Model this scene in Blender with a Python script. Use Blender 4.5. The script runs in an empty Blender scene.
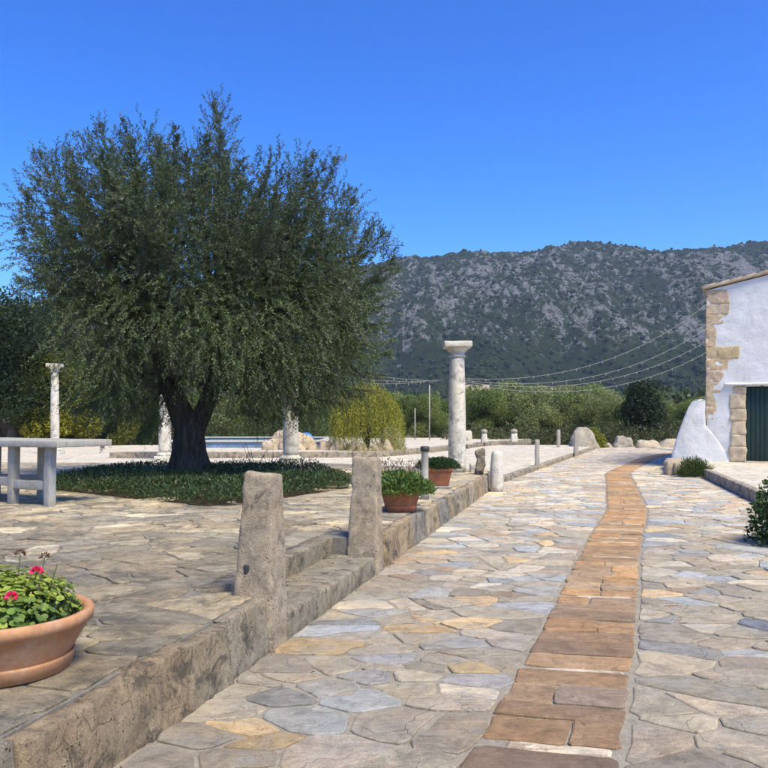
import bpy, math, random
import numpy as np
from mathutils import Vector

# ------------------------------------------------------------------ camera, sky, sun, exposure
sc = bpy.context.scene
CAMZ = 1.35
cam_d = bpy.data.cameras.new('camera'); cam = bpy.data.objects.new('camera', cam_d)
sc.collection.objects.link(cam)
cam.location = (0, 0, CAMZ); cam.rotation_euler = (math.radians(90), 0, 0)
cam_d.sensor_width = 36; cam_d.lens = 36; cam_d.shift_y = 36 / 768
cam_d.clip_start = 0.05; cam_d.clip_end = 12000
sc.camera = cam

SUN_AZ, SUN_EL = math.radians(142), math.radians(57)       # from +Y towards +X
world = bpy.data.worlds.new('World'); sc.world = world; world.use_nodes = True
wn = world.node_tree; wn.nodes.clear()
sky = wn.nodes.new('ShaderNodeTexSky'); sky.sky_type = 'NISHITA'; sky.sun_disc = False
sky.sun_elevation = SUN_EL; sky.sun_rotation = SUN_AZ
sky.altitude = 100; sky.air_density = 1.0; sky.dust_density = 0.15; sky.ozone_density = 4.0
hsv = wn.nodes.new('ShaderNodeHueSaturation'); hsv.inputs['Saturation'].default_value = 1.42; hsv.inputs['Hue'].default_value = 0.506
gam = wn.nodes.new('ShaderNodeGamma'); gam.inputs['Gamma'].default_value = 1.3
bg = wn.nodes.new('ShaderNodeBackground'); bg.inputs['Strength'].default_value = 0.102
wo = wn.nodes.new('ShaderNodeOutputWorld')
wn.links.new(sky.outputs[0], hsv.inputs['Color']); wn.links.new(hsv.outputs[0], gam.inputs['Color']); wn.links.new(gam.outputs[0], bg.inputs['Color'])
wn.links.new(bg.outputs[0], wo.inputs[0])

sun_d = bpy.data.lights.new('sun', 'SUN'); sun = bpy.data.objects.new('sun', sun_d)
sc.collection.objects.link(sun)
sun_d.energy = 4.2; sun_d.angle = math.radians(24); sun_d.color = (1.0, 0.91, 0.68)
sv = Vector((math.sin(SUN_AZ) * math.cos(SUN_EL), math.cos(SUN_AZ) * math.cos(SUN_EL), math.sin(SUN_EL)))
sun.rotation_euler = sv.to_track_quat('Z', 'Y').to_euler(); sun.location = (0, 0, 60)

vs = sc.view_settings
vs.view_transform = 'Standard'; vs.look = 'None'; vs.gamma = 1; vs.use_curve_mapping = False
vs.exposure = 0.78
sc.render.engine = 'CYCLES'
cy = sc.cycles
cy.use_denoising = True; cy.max_bounces = 6; cy.diffuse_bounces = 3; cy.glossy_bounces = 2
cy.transmission_bounces = 3; cy.transparent_max_bounces = 4; cy.volume_bounces = 0
cy.use_adaptive_sampling = True; cy.adaptive_threshold = 0.02

rng = np.random.default_rng(7)
R = random.Random(11)
C = sc.collection

# ------------------------------------------------------------------ numpy noise
def _hash(ix, iy, iz, seed):
    h = (ix * 374761393 + iy * 668265263 + iz * 2147483647 + seed * 974711) & 0xFFFFFFFF
    h = ((h ^ (h >> 13)) * 1274126177) & 0xFFFFFFFF
    h = ((h ^ (h >> 16)) * 2246822519) & 0xFFFFFFFF
    return ((h ^ (h >> 15)) & 0xFFFFFF) / float(0xFFFFFF)

def vnoise(p, seed=0):
    p = np.asarray(p, float); i = np.floor(p).astype(np.int64); f = p - i
    u = f * f * (3 - 2 * f); r = 0
    for dx in (0, 1):
        for dy in (0, 1):
            for dz in (0, 1):
                w = (u[..., 0] if dx else 1 - u[..., 0]) * (u[..., 1] if dy else 1 - u[..., 1]) * (u[..., 2] if dz else 1 - u[..., 2])
                r = r + w * _hash(i[..., 0] + dx, i[..., 1] + dy, i[..., 2] + dz, seed)
    return r * 2 - 1

def fbm(p, octv=4, seed=0, gain=0.5):
    p = np.asarray(p, float); a = 1.0; s = 0; t = 0
    for o in range(octv):
        s = s + a * vnoise(p * 2 ** o + 13.7 * o, seed + o); t += a; a *= gain
    return s / t

# ------------------------------------------------------------------ mesh helpers
ORIGIN = {}
def raw_mesh(name, V, faces, col=None, smooth=False):
    me = bpy.data.meshes.new(name)
    V = np.asarray(V, np.float32)
    if isinstance(faces, np.ndarray):
        k = faces.shape[1]; m = len(faces)
        me.vertices.add(len(V)); me.vertices.foreach_set('co', V.ravel())
        me.loops.add(m * k); me.loops.foreach_set('vertex_index', faces.astype(np.int32).ravel())
        me.polygons.add(m); me.polygons.foreach_set('loop_start', np.arange(m, dtype=np.int32) * k)
        me.update(calc_edges=True)
    else:
        me.from_pydata(V.tolist(), [], faces); me.update()
    if smooth: me.polygons.foreach_set('use_smooth', np.ones(len(me.polygons), bool))
    if col is not None:
        col = np.asarray(col, np.float32)
        if col.ndim == 1: col = np.tile(col, (len(V), 1))
        c4 = np.ones((len(V), 4), np.float32); c4[:, :3] = col[:, :3]
        a = me.color_attributes.new('Col', 'FLOAT_COLOR', 'POINT'); a.data.foreach_set('color', c4.ravel())
    return me

def thing(name, label, cat, loc=(0, 0, 0), group=None):
    o = bpy.data.objects.new(name, None); C.objects.link(o); o.location = loc
    o.empty_display_size = 0.2
    o['label'] = label; o['category'] = cat
    if group: o['group'] = group
    ORIGIN[o] = np.array(loc, float); return o

def obj(name, V, faces, mat, parent=None, col=None, smooth=False, origin=None, kind=None):
    """verts given in world coordinates"""
    V = np.asarray(V, float)
    if parent is not None: og = ORIGIN[parent]
    else: og = np.array(origin if origin is not None else (0, 0, 0), float)
    me = raw_mesh(name, V - og, faces, col, smooth)
    o = bpy.data.objects.new(name, me); C.objects.link(o); me.materials.append(mat)
    if parent is not None: o.parent = parent
    else: o.location = og
    ORIGIN[o] = og
    if kind: o['kind'] = kind
    return o

def tag(o, label, cat, group=None):
    o['label'] = label; o['category'] = cat
    if group: o['group'] = group
    return o

def copy_tree(o, loc=None, parent=None, rz=0, sc_=None):
    c = o.copy(); C.objects.link(c); c.parent = parent
    if loc is not None:
        c.location = loc; c.rotation_euler = (0, 0, rz)
        if sc_ is not None: c.scale = sc_
    for ch in list(o.children): copy_tree(ch, parent=c)
    return c

_cube_cache = {}
def cube_grid(nx, ny, nz):
    k = (nx, ny, nz)
    if k in _cube_cache: return _cube_cache[k]
    idx = {}; P = []; F = []
    def v(i, j, l):
        t = (i, j, l)
        if t not in idx:
            idx[t] = len(P); P.append((2 * i / nx - 1, 2 * j / ny - 1, 2 * l / nz - 1))
        return idx[t]
    for i in range(nx):
        for j in range(ny):
            F.append((v(i, j, 0), v(i, j + 1, 0), v(i + 1, j + 1, 0), v(i + 1, j, 0)))
            F.append((v(i, j, nz), v(i + 1, j, nz), v(i + 1, j + 1, nz), v(i, j + 1, nz)))
    for i in range(nx):
        for l in range(nz):
            F.append((v(i, 0, l), v(i + 1, 0, l), v(i + 1, 0, l + 1), v(i, 0, l + 1)))
            F.append((v(i, ny, l), v(i, ny, l + 1), v(i + 1, ny, l + 1), v(i + 1, ny, l)))
    for j in range(ny):
        for l in range(nz):
            F.append((v(0, j, l), v(0, j, l + 1), v(0, j + 1, l + 1), v(0, j + 1, l)))
            F.append((v(nx, j, l), v(nx, j + 1, l), v(nx, j + 1, l + 1), v(nx, j, l + 1)))
    r = (np.array(P), np.array(F)); _cube_cache[k] = r; return r

def block(bottom, top, res=(4, 4, 4), rnd=0.03, amp=0.0, freq=3.0, seed=0, octv=3):
    """rounded, roughened hexahedron; bottom/top: 4 corners each (x-,y-),(x+,y-),(x+,y+),(x-,y+) as 3D. rnd in metres."""
    P, F = cube_grid(*res)
    b = np.array(bottom, float); t = np.array(top, float)
    ex = np.linalg.norm(b[1] - b[0]); ey = np.linalg.norm(b[3] - b[0]); ez = np.linalg.norm(t.mean(0) - b.mean(0))
    h = np.array([ex, ey, ez]) / 2 + 1e-9
    # push grid lines near the edges so that the bevel stays tight
    r0 = min(rnd, h.min() * 0.98); Q = P.copy()
    for k in range(3):
        if res[k] > 2:
            m = 1 - 2 / res[k]; tgt = max(1 - r0 / h[k], m); a = np.abs(P[:, k])
            Q[:, k] = np.where(a > 0.999, P[:, k], P[:, k] * tgt / m)
    Lp = Q * h; r = min(rnd, h.min() * 0.98)
    core = np.clip(Lp, -(h - r), h - r); d = Lp - core; n = np.linalg.norm(d, axis=1, keepdims=True)
    Lp = np.where(n > 1e-9, core + d / np.maximum(n, 1e-9) * r, Lp)
    nrm = np.where(n > 1e-9, d / np.maximum(n, 1e-9), P / np.linalg.norm(P, axis=1, keepdims=True))
    q = (Lp / h + 1) / 2
    u, v_, w = q[:, 0:1], q[:, 1:2], q[:, 2:3]
    def bil(c): return (1 - u) * (1 - v_) * c[0] + u * (1 - v_) * c[1] + u * v_ * c[2] + (1 - u) * v_ * c[3]
    X = (1 - w) * bil(b) + w * bil(t)
    if amp > 0:
        ax = (b[1] - b[0]) / ex; ay = (b[3] - b[0]) / ey
        wn_ = nrm[:, 0:1] * ax + nrm[:, 1:2] * ay + nrm[:, 2:3] * np.array([0, 0, 1])
        X = X + wn_ * (fbm(X * freq + seed * 3.17, octv, seed)[:, None] * amp)
    return X, F

def box8(x0, x1, y0, y1, z0, z1):
    return [(x0, y0, z0), (x1, y0, z0), (x1, y1, z0), (x0, y1, z0)], [(x0, y0, z1), (x1, y0, z1), (x1, y1, z1), (x0, y1, z1)]

def lathe(profile, n=32, c=(0, 0, 0), cap=True):
    V = []; F = []
    for (r, z) in profile:
        for k in range(n):
            a = 2 * math.pi * k / n; V.append((c[0] + r * math.cos(a), c[1] + r * math.sin(a), c[2] + z))
    for i in range(len(profile) - 1):
        for k in range(n):
            F.append((i * n + k, i * n + (k + 1) % n, (i + 1) * n + (k + 1) % n, (i + 1) * n + k))
    if cap:
        F.append(tuple(reversed(range(n)))); F.append(tuple((len(profile) - 1) * n + k for k in range(n)))
    return np.array(V), F

def tube(pts, rad, n=6, close=True):
    pts = np.asarray(pts, float); rad = np.broadcast_to(np.asarray(rad, float), (len(pts),))
    T = np.gradient(pts, axis=0); T /= np.linalg.norm(T, axis=1, keepdims=True) + 1e-12
    up = np.array([0.13, 0.21, 1.0]) if abs(T[0, 2]) < 0.9 else np.array([1.0, 0.1, 0])
    V = []
    for p, t, r in zip(pts, T, rad):
        a = np.cross(t, up); a /= np.linalg.norm(a) + 1e-9; b = np.cross(t, a); up = np.cross(a, t)
        for k in range(n):
            th = 2 * math.pi * k / n; V.append(p + r * (math.cos(th) * a + math.sin(th) * b))
    F = []
    for i in range(len(pts) - 1):
        for k in range(n):
            F.append((i * n + k, i * n + (k + 1) % n, (i + 1) * n + (k + 1) % n, (i + 1) * n + k))
    if close:
        F.append(tuple(reversed(range(n)))); F.append(tuple((len(pts) - 1) * n + k for k in range(n)))
    return np.array(V), F

def join(parts):
    V = []; F = []; n = 0
    for v, f in parts:
        V.append(np.asarray(v)); F += [tuple(int(i) + n for i in q) for q in f]; n += len(v)
    return np.concatenate(V), F

# ------------------------------------------------------------------ materials
class NT:
    def __init__(s, name):
        s.m = bpy.data.materials.new(name); s.m.use_nodes = True; s.t = s.m.node_tree; s.t.nodes.clear()
        s.out = s.n('ShaderNodeOutputMaterial'); s.bsdf = None
    def n(s, typ, **kw):
        x = s.t.nodes.new(typ)
        for k, v in kw.items(): setattr(x, k, v)
        return x
    def l(s, a, b): s.t.links.new(a, b)
    def val(s, sock, v):
        if hasattr(v, 'is_output'): s.l(v, sock)
        else: sock.default_value = (*v, 1) if isinstance(v, tuple) and len(v) == 3 and sock.type == 'RGBA' else v
    def pos(s, scale=(1, 1, 1)):
        g = s.n('ShaderNodeNewGeometry')
        if scale == (1, 1, 1): return g.outputs['Position']
        m = s.n('ShaderNodeVectorMath', operation='MULTIPLY'); s.l(g.outputs['Position'], m.inputs[0]); m.inputs[1].default_value = scale
        return m.outputs[0]
    def attr(s): return s.n('ShaderNodeAttribute', attribute_name='Col').outputs['Color']
    def noise(s, scale, detail=5, rough=0.6, vec=None, dist=0.0):
        x = s.n('ShaderNodeTexNoise'); x.inputs['Scale'].default_value = scale; x.inputs['Detail'].default_value = detail
        x.inputs['Roughness'].default_value = rough; x.inputs['Distortion'].default_value = dist
        s.l(vec if vec is not None else s.pos(), x.inputs['Vector']); return x.outputs['Fac']
    def voro(s, scale, feature='F1', vec=None, out='Distance'):
        x = s.n('ShaderNodeTexVoronoi', feature=feature); x.inputs['Scale'].default_value = scale
        s.l(vec if vec is not None else s.pos(), x.inputs['Vector']); return x.outputs[out]
    def mr(s, x, a, b, c, d, smooth=False):
        m = s.n('ShaderNodeMapRange', interpolation_type='SMOOTHSTEP' if smooth else 'LINEAR')
        s.l(x, m.inputs[0])
        for i, v in enumerate((a, b, c, d)): m.inputs[i + 1].default_value = v
        return m.outputs[0]
    def mix(s, f, a, b, mode='MIX'):
        m = s.n('ShaderNodeMix', data_type='RGBA', blend_type=mode)
        s.val(m.inputs[0], f); s.val(m.inputs[6], a); s.val(m.inputs[7], b); return m.outputs[2]
    def math(s, op, a, b=0.0):
        m = s.n('ShaderNodeMath', operation=op); s.val(m.inputs[0], a); s.val(m.inputs[1], b); return m.outputs[0]
    def vmul(s, c, f):       # colour times factor
        m = s.n('ShaderNodeVectorMath', operation='SCALE'); s.l(c, m.inputs[0]); s.val(m.inputs['Scale'], f); return m.outputs[0]
    def bump(s, h, strength=0.5, dist=0.01):
        b = s.n('ShaderNodeBump'); b.inputs['Strength'].default_value = strength; b.inputs['Distance'].default_value = dist
        s.l(h, b.inputs['Height']); return b.outputs[0]
    def finish(s, color, rough=0.85, normal=None, spec=0.25):
        p = s.n('ShaderNodeBsdfPrincipled'); s.val(p.inputs['Base Color'], color); s.val(p.inputs['Roughness'], rough)
        p.inputs['Specular IOR Level'].default_value = spec
        if normal is not None: s.l(normal, p.inputs['Normal'])
        s.l(p.outputs[0], s.out.inputs[0]); s.bsdf = p; return s.m

def stone_mat(name, base=None, stain=(0.05, 0.05, 0.045), stain_amt=0.35, stain_lo=0.52, warm=(1.12, 1.0, 0.82), bump=0.6, bd=0.012, rough=0.85, contrast=0.55, sscale=2.6, cool=0, grain=0.3, crack=0.0, pits=0.5):
    t = NT(name)
    if base is None: c = t.attr()
    else:
        rgb = t.n('ShaderNodeRGB'); rgb.outputs[0].default_value = (*base, 1); c = rgb.outputs[0]
    big = t.noise(1.7, 4, 0.6); mid = t.noise(8, 10, 0.76, dist=0.5); fine = t.noise(150, 4, 0.8)
    strk = t.noise(3.0, 6, 0.7, vec=t.pos((2.2, 11.0, 3.0)), dist=0.4)
    k = t.math('ADD', t.mr(mid, 0.27, 0.73, 1 - contrast, 1 + contrast), t.math('ADD', t.mr(fine, 0.3, 0.7, -grain, grain), t.mr(strk, 0.3, 0.7, -0.16, 0.16)))
    c = t.vmul(c, k)
    c = t.mix(t.mr(big, 0.35, 0.7, 0, 0.8), c, t.mix(1.0, c, warm, 'MULTIPLY'))
    if cool: c = t.mix(t.mr(t.noise(5.5, 8, 0.7, dist=0.6), 0.50, 0.62, 0, cool, True), c, (0.30, 0.30, 0.285))
    st = t.noise(sscale, 12, 0.8, dist=0.5)
    c = t.mix(t.math('MULTIPLY', t.mr(st, stain_lo, stain_lo + 0.11, 0, 1, True), stain_amt), c, stain)
    pit = t.mr(t.voro(42), 0.10, 0.26, 0, 1, True)
    pitm = t.mr(t.noise(11, 4, 0.6), 0.48, 0.6, 0, pits)
    pf = t.math('MULTIPLY', t.math('SUBTRACT', 1.0, pit), pitm)
    c = t.mix(pf, c, tuple(x * 0.7 for x in stain))
    h = t.math('ADD', t.math('MULTIPLY', mid, 0.8), t.math('ADD', t.math('MULTIPLY', fine, 0.22), t.math('MULTIPLY', strk, 0.4)))
    h = t.math('SUBTRACT', h, t.math('MULTIPLY', pf, 0.35))
    if crack:
        wv = t.n('ShaderNodeVectorMath', operation='ADD'); t.l(t.pos(), wv.inputs[0]); nv = t.n('ShaderNodeTexNoise'); nv.inputs['Scale'].default_value = 4; nv.inputs['Detail'].default_value = 4; t.l(t.pos(), nv.inputs['Vector'])
        sv_ = t.n('ShaderNodeVectorMath', operation='SCALE'); t.l(nv.outputs['Color'], sv_.inputs[0]); sv_.inputs['Scale'].default_value = 0.35; t.l(sv_.outputs[0], wv.inputs[1])
        e = t.math('MULTIPLY', t.mr(t.voro(2.6, 'DISTANCE_TO_EDGE', wv.outputs[0]), 0.0, 0.014, 1, 0), t.mr(t.noise(2.3, 3, 0.5), 0.5, 0.58, 0, crack))
        c = t.mix(e, c, (0.05, 0.045, 0.04)); h = t.math('SUBTRACT', h, t.math('MULTIPLY', e, 0.6))
    return t.finish(c, rough, t.bump(h, bump, bd))

M_flag = stone_mat('flagstone', stain=(0.10, 0.095, 0.085), stain_amt=0.4, bump=1.0, bd=0.02, contrast=0.40, cool=0.35, crack=0.35)
M_terr = stone_mat('terrace_flagstone', stain=(0.10, 0.092, 0.078), stain_amt=0.65, stain_lo=0.48, bump=1.0, bd=0.03, contrast=0.55, sscale=2.4, grain=0.4, crack=0.25)
M_slab = stone_mat('rust_sandstone', stain=(0.13, 0.085, 0.055), stain_amt=0.5, stain_lo=0.5, warm=(1.12, 0.96, 0.76), bump=0.8, bd=0.012, contrast=0.42, sscale=4.5, crack=0.3)
M_wall = stone_mat('wall_stone', stain=(0.06, 0.056, 0.048), stain_amt=0.75, stain_lo=0.49, bump=1.0, bd=0.035, contrast=0.5, sscale=6.0, grain=0.45, crack=0.3, pits=0.8)
M_bollard = stone_mat('bollard_stone', base=(0.36, 0.305, 0.23), stain=(0.09, 0.08, 0.065), stain_amt=0.75, stain_lo=0.515, bump=1.0, bd=0.022, contrast=0.38, sscale=7.5, grain=0.5, pits=0.9)
M_column = stone_mat('column_stone', base=(0.56, 0.54, 0.48), stain=(0.15, 0.14, 0.12), stain_amt=0.7, stain_lo=0.51, bump=0.7, bd=0.014, contrast=0.28, sscale=3.5)
M_concrete = stone_mat('table_stone', base=(0.33, 0.325, 0.30), stain=(0.14, 0.14, 0.12), stain_amt=0.45, stain_lo=0.54, bump=0.4, bd=0.006, contrast=0.18, sscale=4)
M_tan = stone_mat('quoin_stone', stain=(0.16, 0.13, 0.09), stain_amt=0.35, bump=0.9, bd=0.03, contrast=0.35)
M_rock = stone_mat('boulder_stone', stain=(0.12, 0.11, 0.095), stain_amt=0.5, bump=1.0, bd=0.05, contrast=0.4)

def mortar_mat(name, a, b):
    t = NT(name); f = t.noise(14, 8, 0.7); g = t.noise(90, 4, 0.7)
    c = t.mix(t.mr(f, 0.3, 0.7, 0, 1), a, b); c = t.vmul(c, t.mr(g, 0.3, 0.7, 0.75, 1.2))
    return t.finish(c, 0.95, t.bump(t.math('ADD', f, t.math('MULTIPLY', g, 0.6)), 0.9, 0.01), 0.1)
M_mortar = mortar_mat('mortar', (0.22, 0.195, 0.155), (0.36, 0.32, 0.255))
M_mortar2 = mortar_mat('terrace_mortar', (0.15, 0.14, 0.12), (0.27, 0.24, 0.195))

def plaza_mat():
    t = NT('plaza_paving'); w = t.noise(3, 3, 0.5)
    pv = t.n('ShaderNodeVectorMath', operation='MULTIPLY_ADD'); t.l(t.pos(), pv.inputs[0]); pv.inputs[1].default_value = (1, 1, 0)
    cx = t.n('ShaderNodeCombineXYZ'); t.l(t.math('MULTIPLY', w, 0.35), cx.inputs[0]); t.l(t.math('MULTIPLY', w, -0.3), cx.inputs[1]); t.l(cx.outputs[0], pv.inputs[2])
    cell = t.voro(2.2, vec=pv.outputs[0], out='Color'); edge = t.voro(2.2, 'DISTANCE_TO_EDGE', pv.outputs[0])
    sep = t.n('ShaderNodeSeparateColor'); t.l(cell, sep.inputs[0])
    c = t.mix(sep.outputs[0], (0.52, 0.45, 0.34), (0.62, 0.555, 0.44))
    c = t.mix(t.mr(sep.outputs[1], 0.75, 1, 0, 0.7), c, (0.47, 0.44, 0.40))
    c = t.vmul(c, t.mr(t.noise(6, 6, 0.7), 0.3, 0.7, 0.8, 1.15))
    j = t.mr(edge, 0.02, 0.05, 0, 1)
    c = t.mix(j, (0.40, 0.36, 0.29), c)
    return t.finish(c, 0.9, t.bump(j, 0.6, 0.012), 0.1)
M_plaza = plaza_mat()

def simple(name, base, var=0.25, scale=20, rough=0.7, bump=0.2, bd=0.004, spec=0.3, streak=None):
    t = NT(name); f = t.noise(scale, 6, 0.65, vec=t.pos(streak) if streak else None)
    rgb = t.n('ShaderNodeRGB'); rgb.outputs[0].default_value = (*base, 1)
    c = t.vmul(rgb.outputs[0], t.mr(f, 0.3, 0.7, 1 - var, 1 + var))
    return t.finish(c, rough, t.bump(f, bump, bd), spec)

def terracotta():
    t = NT('terracotta'); a = t.noise(5, 8, 0.7, dist=0.5); b = t.noise(40, 5, 0.7)
    c = t.mix(t.mr(a, 0.3, 0.7, 0, 1), (0.41, 0.195, 0.09), (0.51, 0.27, 0.135))
    c = t.mix(t.mr(t.noise(4.5, 10, 0.78), 0.50, 0.66, 0, 0.6), c, (0.52, 0.41, 0.29))
    c = t.mix(t.mr(t.noise(2.6, 9, 0.75, vec=t.pos((1, 1, 2.2))), 0.55, 0.68, 0, 0.55), c, (0.20, 0.12, 0.07))
    c = t.vmul(c, t.mr(b, 0.3, 0.7, 0.88, 1.1))
    return t.finish(c, 0.75, t.bump(b, 0.25, 0.003), 0.3)
M_terra = terracotta()
M_terra2 = simple('terracotta_dark', (0.30, 0.115, 0.055), 0.25, 12, 0.75)
M_soil = simple('soil', (0.06, 0.045, 0.03), 0.4, 30, 0.95, 1.0, 0.02, 0.1)
M_wood = simple('weathered_wood', (0.36, 0.33, 0.28), 0.3, 6, 0.85, 0.4, 0.004, 0.2, (8, 8, 0.8))
M_dark = simple('dark_metal_and_socket_shade', (0.05, 0.05, 0.05), 0.2, 20, 0.5)
M_wire = simple('pale_cable', (0.25, 0.25, 0.24), 0.1, 20, 0.6)
M_bulb = simple('bulb_glass', (0.24, 0.235, 0.22), 0.05, 20, 0.25, 0, 0.001, 0.5)
M_pool = simple('pool_tile', (0.17, 0.26, 0.38), 0.35, 9, 0.35, 0.1)
M_poolrim = simple('pool_rim', (0.46, 0.43, 0.37), 0.15, 9, 0.8)
M_ball = simple('blue_plastic', (0.05, 0.22, 0.62), 0.05, 9, 0.4)
M_door = simple('dark_green_paint', (0.014, 0.035, 0.033), 0.3, 5, 0.55, 0.2, 0.004, 0.3, (6, 6, 0.5))
M_roof = simple('roof_tile', (0.36, 0.285, 0.205), 0.4, 5, 0.9, 0.5, 0.02)
M_cream = simple('far_house_wall', (0.62, 0.56, 0.48), 0.1, 2, 0.9)
M_glass = simple('far_window', (0.04, 0.05, 0.06), 0.1, 2, 0.3)

def water_mat():
    t = NT('pool_water'); f = t.noise(3, 3, 0.5)
    return t.finish((0.06, 0.22, 0.40), 0.06, t.bump(f, 0.15, 0.03), 0.5)
M_water = water_mat()

def bark_mat():
    t = NT('olive_bark'); a = t.noise(3.0, 8, 0.7, vec=t.pos((5, 5, 1.1)), dist=1.2); b = t.noise(30, 5, 0.7)
    c = t.mix(t.mr(a, 0.35, 0.65, 0, 1), (0.035, 0.03, 0.025), (0.13, 0.115, 0.095))
    return t.finish(c, 0.95, t.bump(t.math('ADD', a, t.math('MULTIPLY', b, 0.25)), 1.0, 0.06), 0.1)
M_bark = bark_mat()

def leaf_mat(name, trans=0.35, rough=0.5, under=None):
    t = NT(name); c = t.attr()
    if under is not None:
        g = t.n('ShaderNodeNewGeometry'); c = t.mix(t.math('MULTIPLY', g.outputs['Backfacing'], under[3]), c, tuple(under[:3]))
    p = t.n('ShaderNodeBsdfPrincipled'); t.l(c, p.inputs['Base Color']); p.inputs['Roughness'].default_value = rough
    p.inputs['Specular IOR Level'].default_value = 0.3
    tr = t.n('ShaderNodeBsdfTranslucent'); t.l(t.mix(1.0, c, (1.25, 1.25, 0.5), 'MULTIPLY'), tr.inputs['Color'])
    m = t.n('ShaderNodeMixShader'); m.inputs[0].default_value = trans
    t.l(p.outputs[0], m.inputs[1]); t.l(tr.outputs[0], m.inputs[2]); t.l(m.outputs[0], t.out.inputs[0])
    return t.m
M_olive = leaf_mat('olive_leaf', 0.25, 0.5, (0.11, 0.145, 0.085, 0.5))
M_leaf = leaf_mat('green_leaf', 0.35, 0.5)
M_petal = leaf_mat('petal', 0.3, 0.6)

def plaster_mat():
    t = NT('white_plaster'); a = t.noise(2.2, 8, 0.65); b = t.noise(16, 6, 0.7); s = t.noise(1.1, 8, 0.7, vec=t.pos((1.6, 1.6, 0.35)))
    c = t.mix(t.mr(a, 0.3, 0.7, 0, 1), (0.70, 0.70, 0.685), (0.60, 0.60, 0.58))
    c = t.mix(t.mr(s, 0.53, 0.70, 0, 0.55), c, (0.42, 0.40, 0.35))
    c = t.mix(t.mr(b, 0.62, 0.75, 0, 0.5), c, (0.52, 0.48, 0.40))
    return t.finish(c, 0.9, t.bump(t.math('ADD', a, t.math('MULTIPLY', b, 0.3)), 0.6, 0.05), 0.1)
M_plaster = plaster_mat()

def ground_mat():
    t = NT('dry_ground'); a = t.noise(0.12, 6, 0.6); b = t.noise(1.5, 7, 0.7)
    c = t.mix(t.mr(a, 0.35, 0.65, 0, 1), (0.16, 0.14, 0.075), (0.07, 0.085, 0.035))
    c = t.mix(t.mr(b, 0.4, 0.7, 0, 0.8), c, (0.22, 0.18, 0.11))
    return t.finish(c, 0.95, t.bump(b, 0.8, 0.06), 0.1)
M_ground = ground_mat()

def mountain_mat():
    t = NT('rock_and_scrub'); m = t.n('ShaderNodeSeparateColor'); t.l(t.attr(), m.inputs[0])
    f1 = t.noise(0.13, 7, 0.72, vec=t.pos((1.5, 0.75, 0.75)), dist=0.4); f2 = t.noise(0.55, 5, 0.7)
    k = t.math('ADD', m.outputs[0], t.math('ADD', t.mr(f1, 0, 1, -1.6, 1.6), t.mr(f2, 0, 1, -0.8, 0.8)))
    rockf = t.mr(k, 0.46, 0.74, 0, 1, True)
    rock = t.mix(t.mr(t.noise(0.3, 5, 0.7), 0.3, 0.7, 0, 1), (0.13, 0.132, 0.13), (0.31, 0.31, 0.30))
    veg = t.mix(t.mr(t.noise(0.09, 5, 0.7), 0.35, 0.65, 0, 1), (0.018, 0.031, 0.013), (0.045, 0.064, 0.025))
    c = t.mix(rockf, veg, rock)
    return t.finish(c, 0.95, t.bump(t.math('ADD', f1, t.math('MULTIPLY', f2, 0.5)), 1.0, 6.0), 0.05)
M_mount = mountain_mat()
M_scrub = simple('scrub_foliage', (0.03, 0.042, 0.02), 0.55, 0.7, 0.95, 0.8, 0.6, 0.05)

# ------------------------------------------------------------------ layout functions
TZ = 0.31                                     # terrace height over the path
WD = np.array([0.2535, 0.9673]); WN = np.array([0.9673, -0.2535]); WP = np.array([-1.85, 0.0])
def W(s, t, z=0.0):                           # s along the retaining wall, t inwards
    p = WP + s * WD - t * WN; return (p[0], p[1], z)
def XL(y): return -1.85 + 0.262 * y if y < 16.2 else 2.39 + 0.38 * (y - 16.2)
def XR(y): return 2.77 + 0.263 * y if y < 18.4 else 15.0
STRIP = np.array([(0, -0.62), (1.5, -0.07), (2.98, 0.605), (4.71, 1.235), (6.48, 1.843), (7.62, 2.23), (8.29, 2.47), (9.69, 2.98), (11.65, 3.69), (13.29, 4.155),
                  (16.7, 5.135), (19.2, 5.83), (20.7, 6.42), (23.0, 7.47), (27.3, 9.4), (30.5, 11.2), (33, 13.0)])
def SXc(y): return np.interp(y, STRIP[:, 0], STRIP[:, 1])
SH = 0.285
def clip(poly, n, c):
    """keep n.p <= c"""
    out = []; m = len(poly)
    for i in range(m):
        a = poly[i]; b = poly[(i + 1) % m]
        da = n[0] * a[0] + n[1] * a[1] - c; db = n[0] * b[0] + n[1] * b[1] - c
        if da <= 0: out.append(a)
        if (da < 0 < db) or (db < 0 < da):
            k = da / (da - db); out.append((a[0] + k * (b[0] - a[0]), a[1] + k * (b[1] - a[1])))
    return out

def voronoi(sites, cell, stretch):
    """list of cell polygons; metric stretched by `stretch` along x"""
    S = np.asarray(sites, float) * np.array([1 / stretch, 1.0]); grid = {}
    for i, (x, y) in enumerate(S): grid.setdefault((int(x // cell), int(y // cell)), []).append(i)
    polys = []
    for i, (x, y) in enumerate(S):
        gx, gy = int(x // cell), int(y // cell); nb = []
        for dx in (-2, -1, 0, 1, 2):
            for dy in (-2, -1, 0, 1, 2): nb += grid.get((gx + dx, gy + dy), [])
        r = cell * 1.15; poly = [(x - r, y - r), (x + r, y - r), (x + r, y + r), (x - r, y + r)]
        nb = sorted((j for j in nb if j != i), key=lambda j: (S[j, 0] - x) ** 2 + (S[j, 1] - y) ** 2)
        for j in nb[:22]:
            n = (S[j, 0] - x, S[j, 1] - y); c = (S[j, 0] ** 2 + S[j, 1] ** 2 - x * x - y * y) / 2
            poly = clip(poly, n, c)
            if len(poly) < 3: break
        polys.append([(p[0] * stretch, p[1]) for p in poly])
    return polys

def parea(p):
    p = np.asarray(p); x, y = p[:, 0], p[:, 1]
    return 0.5 * abs(np.dot(x, np.roll(y, -1)) - np.dot(y, np.roll(x, -1)))

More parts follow.
